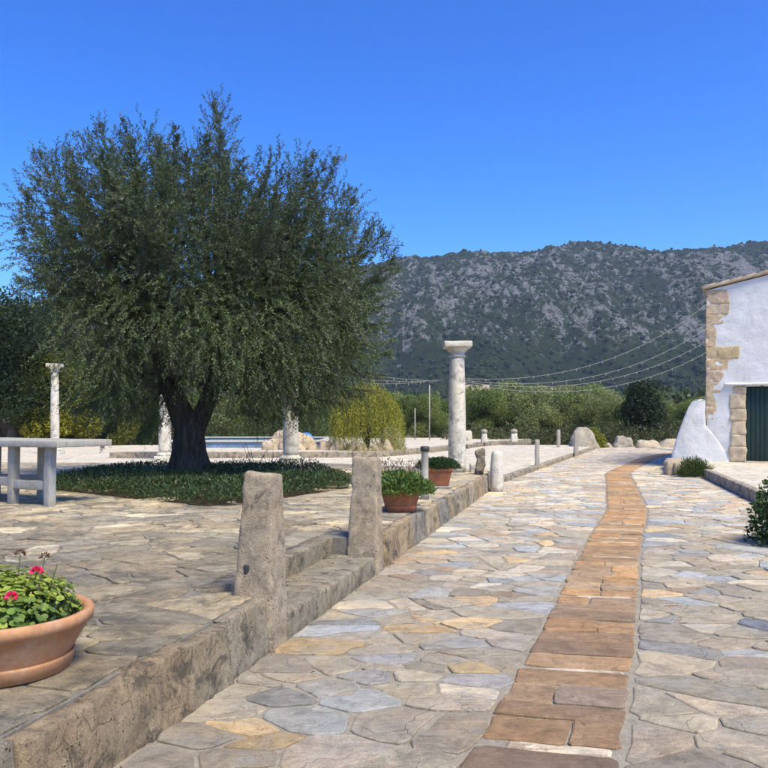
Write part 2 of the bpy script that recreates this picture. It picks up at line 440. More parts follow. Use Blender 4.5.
def flag(poly, z, gap, color, r, raise_=0.0, bev=0.012, tilt=0.006, depth=0.05, wob=0.016, rc=0.13):
    """one flagstone: uneven rounded outline, chamfered rim, slightly tilted and cupped top"""
    P = np.array(poly); c = P.mean(0)
    # merge tiny edges
    keep = [i for i in range(len(P)) if np.linalg.norm(P[i] - P[i - 1]) > 0.05]
    if len(keep) < 3: return None
    P = P[keep]; c = P.mean(0); d = P - c; L = np.linalg.norm(d, axis=1, keepdims=True) + 1e-9
    if L.mean() < 0.05: return None
    P = c + d * np.maximum(0.3, (L - gap * 0.75) / L)
    Q = []
    n = len(P)
    for i in range(n):
        a = P[i - 1]; b = P[i]; e = P[(i + 1) % n]
        Q.append(b + (a - b) * rc); Q.append(b + (e - b) * rc)
        if np.linalg.norm(e - b) > 0.24: Q.append(b + (e - b) * 0.5 + r.normal(0, wob, 2))
    Q = np.array(Q) + r.normal(0, wob * 0.35, (len(Q), 2))
    n = len(Q); tx, ty = r.normal(0, tilt, 2); top = z + raise_ + r.normal(0, 0.0025)
    def zz(q): return top + (q[:, 0] - c[0]) * tx + (q[:, 1] - c[1]) * ty
    dq = Q - c; Lq = np.linalg.norm(dq, axis=1, keepdims=True)
    Q2 = c + dq * np.maximum(0.5, (Lq - bev * r.uniform(0.7, 1.6, (n, 1))) / Lq)
    Q3 = c + dq * 0.5
    V = np.concatenate([np.c_[Q, np.full(n, z - depth)], np.c_[Q, zz(Q) - bev * 0.75], np.c_[Q2, zz(Q2)],
                        np.c_[Q3, zz(Q3) + r.normal(0.001, 0.0022, n)]])
    F = []
    for k in range(n):
        m = (k + 1) % n
        for lv in range(3): F.append((lv * n + k, lv * n + m, (lv + 1) * n + m, (lv + 1) * n + k))
    F.append(tuple(3 * n + k for k in range(n)))
    col = np.tile(np.asarray(color), (len(V), 1))
    return V, F, col, c

def visible_score(c, area, h):
    x, y = c
    if y < 1.0: return 0
    px = 384 + 768 * x / y; py = 420 + 768 * h / y
    if px < -25 or px > 793 or py > 800: return 0
    return area * h / y ** 3

def lay(stones, parent, mat, name, rest_name, h, limit=300):
    """the stones that show largest become parts of their own, the rest one joined part"""
    sc_ = sorted(stones, key=lambda s: -visible_score(s[3], parea(s[0][:len(s[0]) // 4, :2]), h))
    for V, F, col, c in sc_[:limit]: obj(name, V, F, mat, parent, col)
    rest = sc_[limit:]
    if rest:
        V, F = join([(s[0], s[1]) for s in rest]); obj(rest_name, V, F, mat, parent, np.concatenate([s[2] for s in rest]), kind='stuff')

def sites_in(x0, x1, y0, y1, cell, stretch, keep, r, drop=0.14, jit=0.42):
    S = []
    ny = int((y1 - y0) / cell); nx = int((x1 - x0) / (cell * stretch))
    for j in range(ny):
        for i in range(nx):
            if r.random() < drop: continue
            x = x0 + (i + 0.5 + (0.25 if j % 2 else -0.25) + r.uniform(-jit, jit)) * cell * stretch; y = y0 + (j + 0.5 + r.uniform(-jit, jit)) * cell
            if keep(x, y): S.append((x, y))
    return S

# ------------------------------------------------------------------ large structure: ground, path, terrace, plaza
def sheet(name, poly, z, mat, z0=None, kind='structure'):
    n = len(poly); V = [(x, y, z) for x, y in poly]; F = [tuple(range(n))]
    if z0 is not None:
        V += [(x, y, z0) for x, y in poly]
        for k in range(n): m = (k + 1) % n; F.append((m, k, n + k, n + m))
    return obj(name, V, F, mat, kind=kind)

sheet('ground', [(-6000, -3000), (6000, -3000), (6000, 7000), (-6000, 7000)], -0.09, M_ground)

path_left = [(XL(y), y) for y in (-4, 0, 5, 10, 16.2, 20, 25, 30, 38.5)]
path_right = [(15, 38.5), (15, 18.6), (7.7, 18.6), (7.6, 18.2)] + [(XR(y), y) for y in (15, 10, 5, 0, -4)]
path = sheet('path', path_left + path_right, -0.010, M_mortar, -0.2)

PAL = np.array([(0.335, 0.29, 0.225), (0.37, 0.325, 0.25), (0.30, 0.268, 0.215), (0.41, 0.36, 0.28), (0.285, 0.28, 0.262), (0.33, 0.34, 0.335),
                (0.46, 0.405, 0.315), (0.45, 0.34, 0.20), (0.23, 0.25, 0.275), (0.32, 0.25, 0.18)])
PALW = np.array([0.17, 0.16, 0.15, 0.10, 0.11, 0.09, 0.09, 0.07, 0.025, 0.035]); PALW = PALW / PALW.sum()
def path_color(r): return np.clip(PAL[r.choice(len(PAL), p=PALW)] * r.uniform(0.78, 1.2) * r.uniform(0.985, 1.015, 3), 0, 1)

def build_path():
    r = np.random.default_rng(21)
    def keep(x, y): return XL(y) + 0.1 < x < XR(y) - 0.1 and abs(x - SXc(y)) > SH + 0.13
    S = sites_in(-3, 15, 0.2, 38, 0.195, 1.35, keep, r, drop=0.27, jit=0.48)
    stones = []
    for (x, y), p in zip(S, voronoi(S, 0.32, 1.35)):
        if len(p) < 3: continue
        e = 0.05
        def edge(fn, side):
            nonlocal p
            g = (fn(y + e) - fn(y - e)) / (2 * e); n = (side, -side * g); p = clip(p, n, side * fn(y) - side * g * y)
        edge(lambda q: XL(q) + 0.015, -1)
        if y < 18.4: edge(lambda q: XR(q) - 0.02, 1)
        if x < SXc(y): edge(lambda q: SXc(q) - SH - 0.035, 1)
        else: edge(lambda q: SXc(q) + SH + 0.035, -1)
        if len(p) < 3 or parea(p) < 0.012: continue
        f = flag(p, 0.0, 0.014, path_color(r) * (1 + 0.36 * min(1, max(0, (y - 4.5) / 9))), r, bev=0.007, wob=0.014)  # stones lighten with distance: sunlight on the far path painted into their colour
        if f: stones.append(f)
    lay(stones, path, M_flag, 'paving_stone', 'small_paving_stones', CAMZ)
    # rust-coloured strip laid in rows across the path
    y = 0.3; slabs = []
    OR = [(0.225, 0.16, 0.112), (0.265, 0.178, 0.112), (0.20, 0.152, 0.115), (0.28, 0.19, 0.115), (0.23, 0.18, 0.138)]
    while y < 31:
        dpt = r.uniform(0.15, 0.29)
        y2 = y + dpt; g = (SXc(y2 + 0.3) - SXc(y - 0.3)) / (dpt + 0.6)
        u = np.array([1, -g * 0.55]); cut = [0, 1] if r.random() < (0.85 if y < 4.5 else 0.6) else [0, r.uniform(0.35, 0.65), 1]
        for a, b in zip(cut[:-1], cut[1:]):
            def pt(k, yy):
                off = (k - 0.5) * 2 * SH * r.uniform(0.985, 1.015); return (SXc(yy) + off, yy + off * u[1] + r.normal(0, 0.008))
            q = [pt(a, y), pt(b, y), pt(b, y2), pt(a, y2)]
            base = np.array(OR[r.integers(len(OR))]) * r.uniform(0.85, 1.18) * np.array([1.0, 0.98, 0.92])
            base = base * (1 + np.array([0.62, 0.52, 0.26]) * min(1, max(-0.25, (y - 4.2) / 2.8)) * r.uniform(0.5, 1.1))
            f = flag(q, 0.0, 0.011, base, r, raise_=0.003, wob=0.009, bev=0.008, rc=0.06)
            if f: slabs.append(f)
        if r.random() < 0.2:                          # thin pale sliver between two rows
            q = [pt(0.2, y2), pt(0.95, y2), pt(0.95, y2 + 0.062), pt(0.2, y2 + 0.058)]
            f = flag(q, 0.0, 0.01, (0.50, 0.44, 0.35), r, wob=0.004)
            if f: slabs.append(f)
            y2 += 0.062
        y = y2 + 0.004
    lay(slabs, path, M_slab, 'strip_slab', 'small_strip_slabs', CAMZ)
build_path()

# terrace body with a notch for the step
T_END = 16.5
terr_poly = [(-26, -4), W(-4, 0.08)[:2], W(4.72, 0.08)[:2], W(4.72, 0.52)[:2], W(7.0, 0.52)[:2], W(7.0, 0.08)[:2], W(T_END, 0.08)[:2], (-1.6, 18.9), (-26, 18.3)]
terrace = sheet('terrace', terr_poly, TZ - 0.012, M_mortar2, -0.25)
BED = [(-5.15, 11.55), (-3.6, 10.25), (-2.1, 9.12), (-1.78, 9.25), (-1.15, 10.4), (-0.45, 11.7), (-0.75, 13.8), (-1.3, 15.6), (-3.4, 16.3), (-5.3, 15.6), (-5.5, 13.4)]
def inside(poly, x, y):
    x = np.asarray(x, float); y = np.asarray(y, float); r = np.zeros(x.shape, bool); n = len(poly)
    for i in range(n):
        (x1, y1), (x2, y2) = poly[i], poly[(i + 1) % n]
        c = ((y1 > y) != (y2 > y)) & (x < (x2 - x1) * (y - y1) / (y2 - y1 + 1e-12) + x1); r ^= c
    return r
def build_terrace():
    r = np.random.default_rng(5)
    TP = [(0.24, 0.208, 0.162), (0.275, 0.24, 0.185), (0.215, 0.197, 0.168), (0.25, 0.23, 0.195), (0.32, 0.28, 0.21), (0.38, 0.335, 0.255), (0.19, 0.178, 0.155)]
    TW = np.array([0.24, 0.2, 0.2, 0.14, 0.11, 0.05, 0.06])
    def s_t(x, y):
        d = np.array([x, y]) - WP; return d @ WD, -(d @ WN)
    def keep(x, y):
        s, t = s_t(x, y)
        if t < 0.13 or s > T_END - 0.1: return False
        if 4.6 < s < 7.1 and t < 0.62: return False
        if inside(BED, x, y): return False
        return inside(terr_poly, x, y) and x > -0.75 * y - 1.0
    S = sites_in(-16, 3, 0.6, 19.2, 0.235, 1.4, keep, r, drop=0.25, jit=0.48)
    stones = []
    for (x, y), p in zip(S, voronoi(S, 0.37, 1.4)):
        if len(p) < 3: continue
        s, t = s_t(x, y)
        lim = 0.088 if not (4.5 < s < 7.2) else 0.545
        n = WN; p = clip(p, (n[0], n[1]), float(n @ WP) - lim)
        if s <= 4.72 and t < 0.7: p = clip(p, tuple(WD), float(WD @ WP) + 4.74)
        if len(p) < 3 or parea(p) < 0.012: continue
        far = 1 + 0.45 * min(1.0, max(0.0, (y - 5.5) / 3.5))  # brightens flags further off, painting the sunnier far ground into their tone
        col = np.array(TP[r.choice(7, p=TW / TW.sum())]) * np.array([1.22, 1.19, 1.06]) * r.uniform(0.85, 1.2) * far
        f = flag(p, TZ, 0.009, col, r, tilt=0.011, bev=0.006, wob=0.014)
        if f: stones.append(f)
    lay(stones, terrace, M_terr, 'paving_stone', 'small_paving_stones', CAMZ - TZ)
    # retaining wall stones: near, rough long blocks; further on narrower uprights
    k = 0
    def wall_run(s0, s1, lo, hi, seed):
        nonlocal k
        s = s0
        while s < s1 - 0.05:
            L = min(r.uniform(lo, hi), s1 - s)
            if s1 - s - L < lo * 0.5: L = s1 - s
            o = r.normal(0, 0.012); zt = TZ + r.normal(-0.004, 0.006); dp = r.uniform(0.096, 0.108)
            g = 0.0015
            lean = r.normal(0, 0.012)
            b = [W(s + g, -0.012 + o, -0.06), W(s + L - g, -0.012 + o, -0.06), W(s + L - g, dp, -0.06), W(s + g, dp, -0.06)]
            t = [W(s + g + lean, 0.012 + o, zt), W(s + L - g + lean, 0.012 + o, zt), W(s + L - g, dp, zt), W(s + g, dp, zt)]
            V, F = block(b, t, (max(4, int(L / 0.045)), 2, 9), 0.014, 0.034, 6.0, seed + k, 5)
            col = np.array([(0.36, 0.305, 0.225), (0.30, 0.265, 0.205), (0.38, 0.30, 0.20), (0.29, 0.27, 0.235)][r.integers(4)]) * r.uniform(0.8, 1.15)
            obj('wall_block', V, [tuple(q) for q in F.tolist()], M_wall, terrace, col, True); s += L; k += 1
    wall_run(-1.0, 4.66, 0.30, 0.75, 100)
    wall_run(7.16, T_END, 0.20, 0.46, 300)
    # step between the bollards: tread blocks and the riser behind
    s = 4.90
    for L in (0.78, 0.62, 0.66):
        b = [W(s + 0.004, -0.012, -0.06), W(s + L - 0.004, -0.012, -0.06), W(s + L - 0.004, 0.40, -0.06), W(s + 0.004, 0.40, -0.06)]
        t = [(x, y, 0.155) for x, y, z in b]
        V, F = block(b, t, (14, 8, 5), 0.014, 0.012, 6.0, int(s * 50))
        obj('step_block', V, [tuple(q) for q in F.tolist()], M_wall, terrace, np.array((0.30, 0.27, 0.21)) * r.uniform(0.9, 1.1), True); s += L
    s = 4.74
    for L in (0.62, 0.75, 0.5, 0.38):
        b = [W(s + 0.003, 0.385, 0.02), W(s + L - 0.003, 0.385, 0.02), W(s + L - 0.003, 0.545, 0.02), W(s + 0.003, 0.545, 0.02)]
        t = [(x, y, TZ) for x, y, z in b]
        V, F = block(b, t, (12, 2, 5), 0.012, 0.012, 6.0, int(s * 70))
        obj('riser_block', V, [tuple(q) for q in F.tolist()], M_wall, terrace, np.array((0.31, 0.27, 0.20)) * r.uniform(0.85, 1.1), True); s += L
build_terrace()

# plaza beyond the terrace and the raised court behind it
kerb = [(XL(y) - 0.02, y) for y in (16.0, 20, 25, 30, 38.5)]
plaza = sheet('plaza', [(-45, 12)] + [(0.6, 12)] + kerb + [(-45, 38.5)], 0.10, M_plaza, -0.2)
r_ = np.random.default_rng(3); y = 16.3
while y < 36.5:
    L = r_.uniform(0.5, 1.0); x0, x1 = XL(y), XL(y + L)
    b = [(x0 - 0.13, y + 0.01, -0.1), (x0 + 0.02, y + 0.01, -0.1), (x1 + 0.02, y + L - 0.01, -0.1), (x1 - 0.13, y + L - 0.01, -0.1)]
    V, F = block(b, [(a, c, 0.118) for a, c, d in b], (3, 6, 3), 0.02, 0.015, 4, int(y * 10))
    obj('kerb_stone', V, [tuple(q) for q in F.tolist()], M_wall, plaza, np.array((0.33, 0.29, 0.23)) * r_.uniform(0.85, 1.15), True); y += L
court_edge = [(-9, 25.2), (-4.5, 25.2), (-0.2, 25.8), (1.6, 29.0), (3.2, 33), (5.2, 37.6), (8.0, 42.0)]
court = sheet('raised_court', court_edge + [(9.5, 46), (-9, 46)], 0.285, M_plaza, -0.2)
for a, b in zip(court_edge[:-1], court_edge[1:]):
    a = np.array(a); b = np.array(b); n = max(1, int(np.linalg.norm(b - a) / 0.8)); d = (b - a) / np.linalg.norm(b - a); nn = np.array([d[1], -d[0]])
    for i in range(n):
        p = a + (b - a) * i / n; q = a + (b - a) * (i + 1) / n
        bb = [(*(p + nn * 0.06), 0.0), (*(q + nn * 0.06 - d * 0.015), 0.0), (*(q - nn * 0.22 - d * 0.015), 0.0), (*(p - nn * 0.22), 0.0)]
        V, F = block(bb, [(x, y, 0.305) for x, y, z in bb], (5, 2, 3), 0.025, 0.02, 4, i)
        obj('kerb_stone', V, [tuple(t) for t in F.tolist()], M_wall, court, np.array((0.30, 0.265, 0.21)) * r_.uniform(0.85, 1.1), True)

# pavement in front of the house with its kerb
pave_poly = [(XR(y) + 0.13, y) for y in (-4, 5, 12, 17.9)] + [(7.85, 18.6), (8.6, 20.6), (8.6, 22.6), (22, 22.6), (22, -4)]
pavement = sheet('pavement', pave_poly, 0.188, M_plaza, -0.2)
y = -1.0
while y < 17.7:
    L = r_.uniform(0.45, 0.95); L = min(L, 17.95 - y)
    b = [(XR(y) - 0.01, y + 0.01, -0.08), (XR(y) + 0.15, y + 0.01, -0.08), (XR(y + L) + 0.15, y + L - 0.01, -0.08), (XR(y + L) - 0.01, y + L - 0.01, -0.08)]
    V, F = block(b, [(a, c, 0.20) for a, c, d in b], (3, 7, 4), 0.02, 0.018, 4, int(y * 10) + 40)
    obj('kerb_stone', V, [tuple(q) for q in F.tolist()], M_wall, pavement, np.array((0.40, 0.35, 0.28)) * r_.uniform(0.85, 1.15), True); y += L

# ------------------------------------------------------------------ mountains
RIDGE = [(-500, 372), (-200, 345), (-50, 330), (60, 312), (160, 292), (260, 278), (340, 268), (400, 262), (430, 259), (480, 254), (510, 257), (545, 250), (575, 244), (592, 242), (612, 245), (640, 251), (665, 254), (700, 252), (740, 246), (790, 243), (900, 247), (1050, 262), (1250, 300), (1500, 350)]
RY = 820.0
def build_mountain():
    xs = np.linspace(-900, 1250, 600); ys = np.concatenate([np.linspace(240, 860, 225), np.linspace(870, 1250, 30)])
    X, Y = np.meshgrid(xs, ys)
    rx = np.array([(p - 384) / 768 * RY for p, q in RIDGE]); rz = np.array([CAMZ + (420 - q) / 768 * RY for p, q in RIDGE])
    top = np.interp(X, rx, rz)
    t = np.clip((Y - 300) / (RY - 300), 0, 1)
    prof = np.where(t < 0.38, 0.16 * (t / 0.38) ** 1.5, 0.16 + 0.84 * ((t - 0.38) / 0.62) ** 0.92)
    back = np.clip((Y - RY) / 450, 0, 1); prof = np.where(Y > RY, 1 - 0.9 * back ** 1.2, prof)
    P = np.stack([X, Y, np.zeros_like(X)], -1)
    rav = fbm(np.stack([X / 85 + fbm(P / 160, 2, 9) * 0.9, Y / 330, np.zeros_like(X)], -1), 4, 3)          # ravines down the slope
    rid = 1 - np.abs(fbm(P / 46, 4, 17)) * 2
    crag = np.maximum(0, fbm(P / 15, 4, 29, 0.6))
    win = np.sin(np.pi * np.clip((Y - 280) / (RY + 5 - 280), 0, 1)) ** 0.8
    upper = np.clip((t - 0.30) / 0.14, 0, 1)
    Z = top * prof + win * (rav * 34 + rid * 9 * upper) + crag * 10 * upper * np.clip((RY + 60 - Y) / 60, 0.15, 1)
    Z += fbm(P / 9, 3, 41) * 1.6 * np.clip(t * 3, 0, 1)
    Z[Y < 300] = np.minimum(Z[Y < 300], 0.5) * 0 - 1
    big = fbm(np.stack([X / 120, Y / 190, np.zeros_like(X)], -1), 3, 55)
    strk = fbm(np.stack([X / 9, Y / 60, np.zeros_like(X)], -1), 3, 71)
    mask = 0.37 + 0.30 * big + 0.55 * (crag - 0.12) + 0.3 * rav + 0.36 * strk
    mask = mask * upper + (upper - 1) * 0.8 - 0.35 * np.clip((t - 0.86) / 0.14, 0, 1)
    V = np.stack([X, Y, Z], -1).reshape(-1, 3); ny, nx = X.shape
    idx = np.arange(ny * nx).reshape(ny, nx)
    F = np.stack([idx[:-1, :-1], idx[:-1, 1:], idx[1:, 1:], idx[1:, :-1]], -1).reshape(-1, 4)
    col = np.zeros((len(V), 3)); col[:, 0] = np.clip(mask.ravel(), 0, 1)
    obj('mountain', V, F, M_mount, None, col, True, kind='structure')
    # scrub and pines that cover the slope: points, each grown into a small crown
    r = np.random.default_rng(8)
    nsc = 38000
    gi = r.integers(0, ny - 32, nsc); gj = r.integers(0, nx, nsc)
    mk = mask[gi, gj]; up = upper[gi, gj]
    ok = (r.random(nsc) < np.clip(0.9 - mk * 0.9, 0.15, 1)) & (Y[gi, gj] > 305)
    gi, gj, up = gi[ok], gj[ok], up[ok]
    pts = np.stack([X[gi, gj] + r.uniform(-1.5, 1.5, len(gi)), Y[gi, gj] + r.uniform(-1.1, 1.1, len(gi)), Z[gi, gj] + 0.3], -1)
    vis = (np.abs(pts[:, 0] / pts[:, 1] - 0.02) < 0.62); pts = pts[vis]; up = up[vis]
    size = r.uniform(0.6, 1.7, len(pts)) * (1.0 + 0.7 * (1 - up))
    return pts, size
mount_pts, mount_size = build_mountain()

def hill(name, prof, RYh, depth, seed):
    xs = np.linspace(prof[0][0], prof[-1][0], 160); xs = (xs - 384) / 768 * RYh; ys = np.linspace(RYh - depth, RYh + depth, 60)
    X, Y = np.meshgrid(xs, ys)
    top = np.interp(X, [(p - 384) / 768 * RYh for p, q in prof], [CAMZ + (420 - q) / 768 * RYh for p, q in prof])
    Z = top * np.cos(np.clip((Y - RYh) / depth, -1, 1) * np.pi / 2) ** 1.2 + fbm(np.stack([X, Y, X * 0], -1) / 140, 4, seed) * 16 - 6
    ny, nx = X.shape; idx = np.arange(ny * nx).reshape(ny, nx)
    F = np.stack([idx[:-1, :-1], idx[:-1, 1:], idx[1:, 1:], idx[1:, :-1]], -1).reshape(-1, 4)
    V = np.stack([X, Y, Z], -1).reshape(-1, 3)
    obj(name, V, F, M_mount, None, np.zeros((len(V), 3)), True, kind='structure')
hill('far_hill', [(-900, 395), (-500, 350), (-200, 318), (0, 312), (60, 305), (120, 318), (300, 345), (600, 400)], 2600, 900, 77)

# ------------------------------------------------------------------ leaf clouds
def leaf_quads(P, D, N, L, Wd, fold=0.0):
    """pointed leaves: base P, direction D, normal N, length L, width Wd"""
    D = D / (np.linalg.norm(D, axis=1, keepdims=True) + 1e-9); S = np.cross(D, N); S /= np.linalg.norm(S, axis=1, keepdims=True) + 1e-9
    L = np.broadcast_to(L, (len(P),))[:, None]; Wd = np.broadcast_to(Wd, (len(P),))[:, None]
    V = np.stack([P, P + D * L * 0.45 + S * Wd / 2, P + D * L, P + D * L * 0.45 - S * Wd / 2], 1).reshape(-1, 3)
    return V, np.arange(len(V)).reshape(-1, 4)

def rand_unit(r, n):
    v = r.normal(size=(n, 3)); return v / np.linalg.norm(v, axis=1, keepdims=True)

def crown_leaves(r, blobs, dens, L, Wd, colors, shell=0.55, droop=0.0, hue=0.18):
    """leaf cards spread through ellipsoid clumps: blobs = (x,y,z,rx,ry,rz)"""
    Vs, Cs = [], []
    for b in blobs:
        c = np.array(b[:3]); rr = np.array(b[3:6]); n = int(dens * (rr[0] * rr[1] * rr[2]) ** (2 / 3))
        u = rand_unit(r, n); rad = shell + (1 - shell) * r.random(n) ** 0.6; rad *= 1 + 0.22 * fbm(u * 2.3 + c, 3, int(abs(c[0]) * 7) % 97)
        P = c + u * rr * rad[:, None]
        D = u * 0.7 + rand_unit(r, n) * 0.9 + np.array([0, 0, -droop]); N = u + rand_unit(r, n) * 0.8
        V, F = leaf_quads(P, D, N, L * r.uniform(0.6, 1.25, n), Wd * r.uniform(0.6, 1.25, n))
        base = np.array(colors[r.integers(len(colors))]) * r.uniform(1 - hue, 1 + hue)
        col = base * r.uniform(0.7, 1.3, (n, 1)); Vs.append(V); Cs.append(np.repeat(col, 4, 0))
    V = np.concatenate(Vs); return V, np.arange(len(V)).reshape(-1, 4), np.concatenate(Cs)

def lobed(r, R0, H, n, flat=0.8):
    """clump centres for a round crown of radius R0 and height H whose base is at z=0"""
    bl = []
    for k in range(n):
        a = r.uniform(0, 2 * math.pi); q = r.random() ** 0.5; z = r.uniform(0.12, 0.92)
        prof = math.sin(math.pi * min(1, 0.18 + z * 0.78)) ** 0.6
        rr = R0 * r.uniform(0.26, 0.44)
        bl.append((math.cos(a) * q * R0 * 0.78 * prof, math.sin(a) * q * R0 * 0.78 * prof, z * H, rr, rr, rr * flat))
    return bl

# ------------------------------------------------------------------ olive tree
def build_olive():
    r = np.random.default_rng(42)
    px = 13.5 / 768; BX, BY, BZ = -3.40, 13.5, TZ + 0.02
    t = thing('olive_tree', 'large old olive tree with gnarled dark trunk in the planted bed', 'tree', (BX, BY, BZ))
    def PX(x, y, dy=0.0): return np.array([BX + (x - 190) * px * 0.97, BY + dy, CAMZ + (420 - y) * px * 0.97])
    # gnarled trunk: stacked rings with deep flutes, splitting into two stems
    def stem(path, rad, seed, n=44, flute=0.3):
        path = np.array(path, float); m = 26
        tt = np.linspace(0, len(path) - 1, m); pp = np.stack([np.interp(tt, np.arange(len(path)), path[:, k]) for k in range(3)], -1); rr = np.interp(tt, np.arange(len(rad)), rad)
        V = []
        for i in range(m):
            for k in range(n):
                a = 2 * math.pi * k / n; d = np.array([math.cos(a), math.sin(a), 0])
                q = np.array([[d[0] * 1.6, d[1] * 1.6, pp[i, 2] * 0.55 + a * 0.0]])
                f = 1 + flute * 1.5 * fbm(q * 1.3, 3, seed)[0] + 0.12 * math.sin(a * 5 + pp[i, 2] * 1.4 + seed) + 0.05 * math.sin(a * 11 - pp[i, 2] * 2.3 + seed)
                V.append(pp[i] + d * rr[i] * f)
        F = [(i * n + k, i * n + (k + 1) % n, (i + 1) * n + (k + 1) % n, (i + 1) * n + k) for i in range(m - 1) for k in range(n)]
        F.append(tuple((m - 1) * n + k for k in range(n)))
        return np.array(V), F
    b = PX(190, 476); b[2] = BZ - 0.15
    parts = [stem([b, PX(189, 455), PX(188, 430), PX(187, 412)], [0.40, 0.29, 0.265, 0.19], 3),
             stem([PX(187, 447), PX(180, 415), PX(169, 382, -0.2), PX(152, 335, -0.3)], [0.12, 0.195, 0.175, 0.13], 5, 28),
             stem([PX(193, 447), PX(203, 412), PX(213, 378, 0.15), PX(225, 330, 0.3)], [0.11, 0.165, 0.15, 0.11], 8, 28)]
    tops = [PX(152, 335, -0.3), PX(225, 330, 0.3), PX(166, 375, -0.2), PX(216, 370, 0.15)]
    V, F = join(parts); obj('trunk', V, F, M_bark, t, None, True)
    # clumps: (x, y, radius in picture units, kind) up = feathery upright, mid, low = hanging
    up = [(216, 132, 20), (214, 165, 29), (146, 160, 25), (122, 176, 24), (103, 163, 25), (68, 184, 27), (40, 210, 24), (182, 172, 22), (270, 205, 26), (304, 195, 25), (336, 193, 26),
          (364, 236, 26), (384, 256, 18), (236, 178, 18), (20, 210, 11), (216, 100, 11), (218, 113, 15), (104, 138, 14), (133, 136, 13), (150, 132, 13), (183, 142, 13), (64, 158, 15), (342, 160, 10), (312, 168, 12), (284, 178, 12), (388, 236, 10), (40, 180, 12), (398, 262, 8), (160, 150, 12)]
    mid = [(70, 225, 40), (60, 265, 34), (105, 220, 42), (145, 215, 44), (185, 215, 46), (220, 215, 44), (255, 235, 42), (300, 240, 42), (335, 250, 40), (365, 280, 30), (110, 270, 44), (155, 270, 46),
           (200, 270, 48), (245, 275, 46), (290, 285, 46), (335, 295, 42), (75, 300, 30)]
    low = [(90, 325, 30), (120, 325, 40), (105, 365, 32), (135, 385, 32), (160, 335, 44), (205, 325, 44), (245, 330, 44), (290, 335, 44), (335, 335, 38), (368, 325, 26), (150, 405, 22), (252, 372, 30), (275, 380, 34),
           (315, 382, 30), (350, 370, 24), (115, 400, 22), (262, 405, 16), (300, 405, 16), (92, 395, 18)]
    Vs, Cs, TW = [], [], []; limbs = []
    for lst, kind, dens in ((up, 0, 0.13), (mid, 1, 0.13), (low, 2, 0.19)):
        for (x, y, R_) in lst:
            D0 = 2.5 * math.sqrt(max(0.08, 1 - ((x - 200) / 205) ** 2)) * (0.6 if kind == 0 and y < 175 else 1.0)
            if R_ < 24 or (kind == 0 and (y < 175 or x < 60)): deps = [r.uniform(-0.35, 0.35) * D0]
            else: deps = [-0.75 * D0 + r.normal(0, 0.15), r.uniform(-0.25, 0.25) * D0, 0.75 * D0 + r.normal(0, 0.15)]
            for dy in deps:
                kk = 1 - 0.26 * (dy / D0) ** 2; c = PX(200 + (x - 200) * kk, 285 + (y - 285) * kk, dy); rad = R_ * px * 1.02; limbs.append((c, kind))
                ns = int(dens * R_ ** 2 * 0.5)
                u = rand_unit(r, ns); P0 = c + u * rad * (0.15 + 0.75 * r.random((ns, 1)) ** 0.6)
                out = u * 0.75 + (c - PX(200, 290)) / 9.0 + rand_unit(r, ns) * 0.6
                if kind == 0: out += np.array([0, 0, 0.75])
                elif kind == 1: out += np.array([0, 0, 0.2])
                else: out += np.array([0, 0, -0.1]) + u * 0.3
                out /= np.linalg.norm(out, axis=1, keepdims=True)
                SL = r.uniform(0.16, 0.46, ns) * (1.0 if kind else 1.0); bend = np.array([0, 0, {0: 0.05, 1: -0.25, 2: -0.7}[kind]])
                nl = 24
                tt = np.linspace(0.08, 1, nl)
                tone = np.array([(0.068, 0.092, 0.056), (0.068, 0.092, 0.047), (0.085, 0.112, 0.037)][kind]) * r.uniform(0.7, 1.3)
                st = tone * r.uniform(0.75, 1.25, (ns, 1)) * r.uniform(0.93, 1.07, (ns, 3))
                Q = P0[:, None] + (out[:, None] * tt[None, :, None] + bend * (tt ** 2)[None, :, None] * 0.8) * SL[:, None, None]
                T = out[:, None] + bend * (2 * tt)[None, :, None] * 0.8
                Q = Q.reshape(-1, 3); T = T.reshape(-1, 3); T /= np.linalg.norm(T, axis=1, keepdims=True)
                m = len(Q); side = np.cross(T, rand_unit(r, m)); side /= np.linalg.norm(side, axis=1, keepdims=True) + 1e-9
                Dl = T * 0.75 + side * 0.75 + np.array([0, 0, -0.12]); Nn = np.cross(side, T) + rand_unit(r, m) * 0.6
                Vl, _ = leaf_quads(Q, Dl, Nn, r.uniform(0.038, 0.068, m), r.uniform(0.012, 0.019, m))
                Vs.append(Vl); Cs.append(np.repeat(np.repeat(st, nl, 0) * r.uniform(0.75, 1.25, (m, 1)), 4, 0))
                # twigs as narrow strips (one in two)
                k3 = np.array([0, nl // 2, nl - 1]); Qr = Q.reshape(ns, nl, 3)[:, k3]
                A = np.concatenate([P0[:, None], Qr], 1); sd = rand_unit(r, ns)[:, None] * 0.0035
                for i in range(0, 3, 2):
                    TW.append(np.stack([A[:, i] - sd[:, 0], A[:, i] + sd[:, 0], A[:, i + 1] + sd[:, 0] * 0.6, A[:, i + 1] - sd[:, 0] * 0.6], 1).reshape(-1, 3))
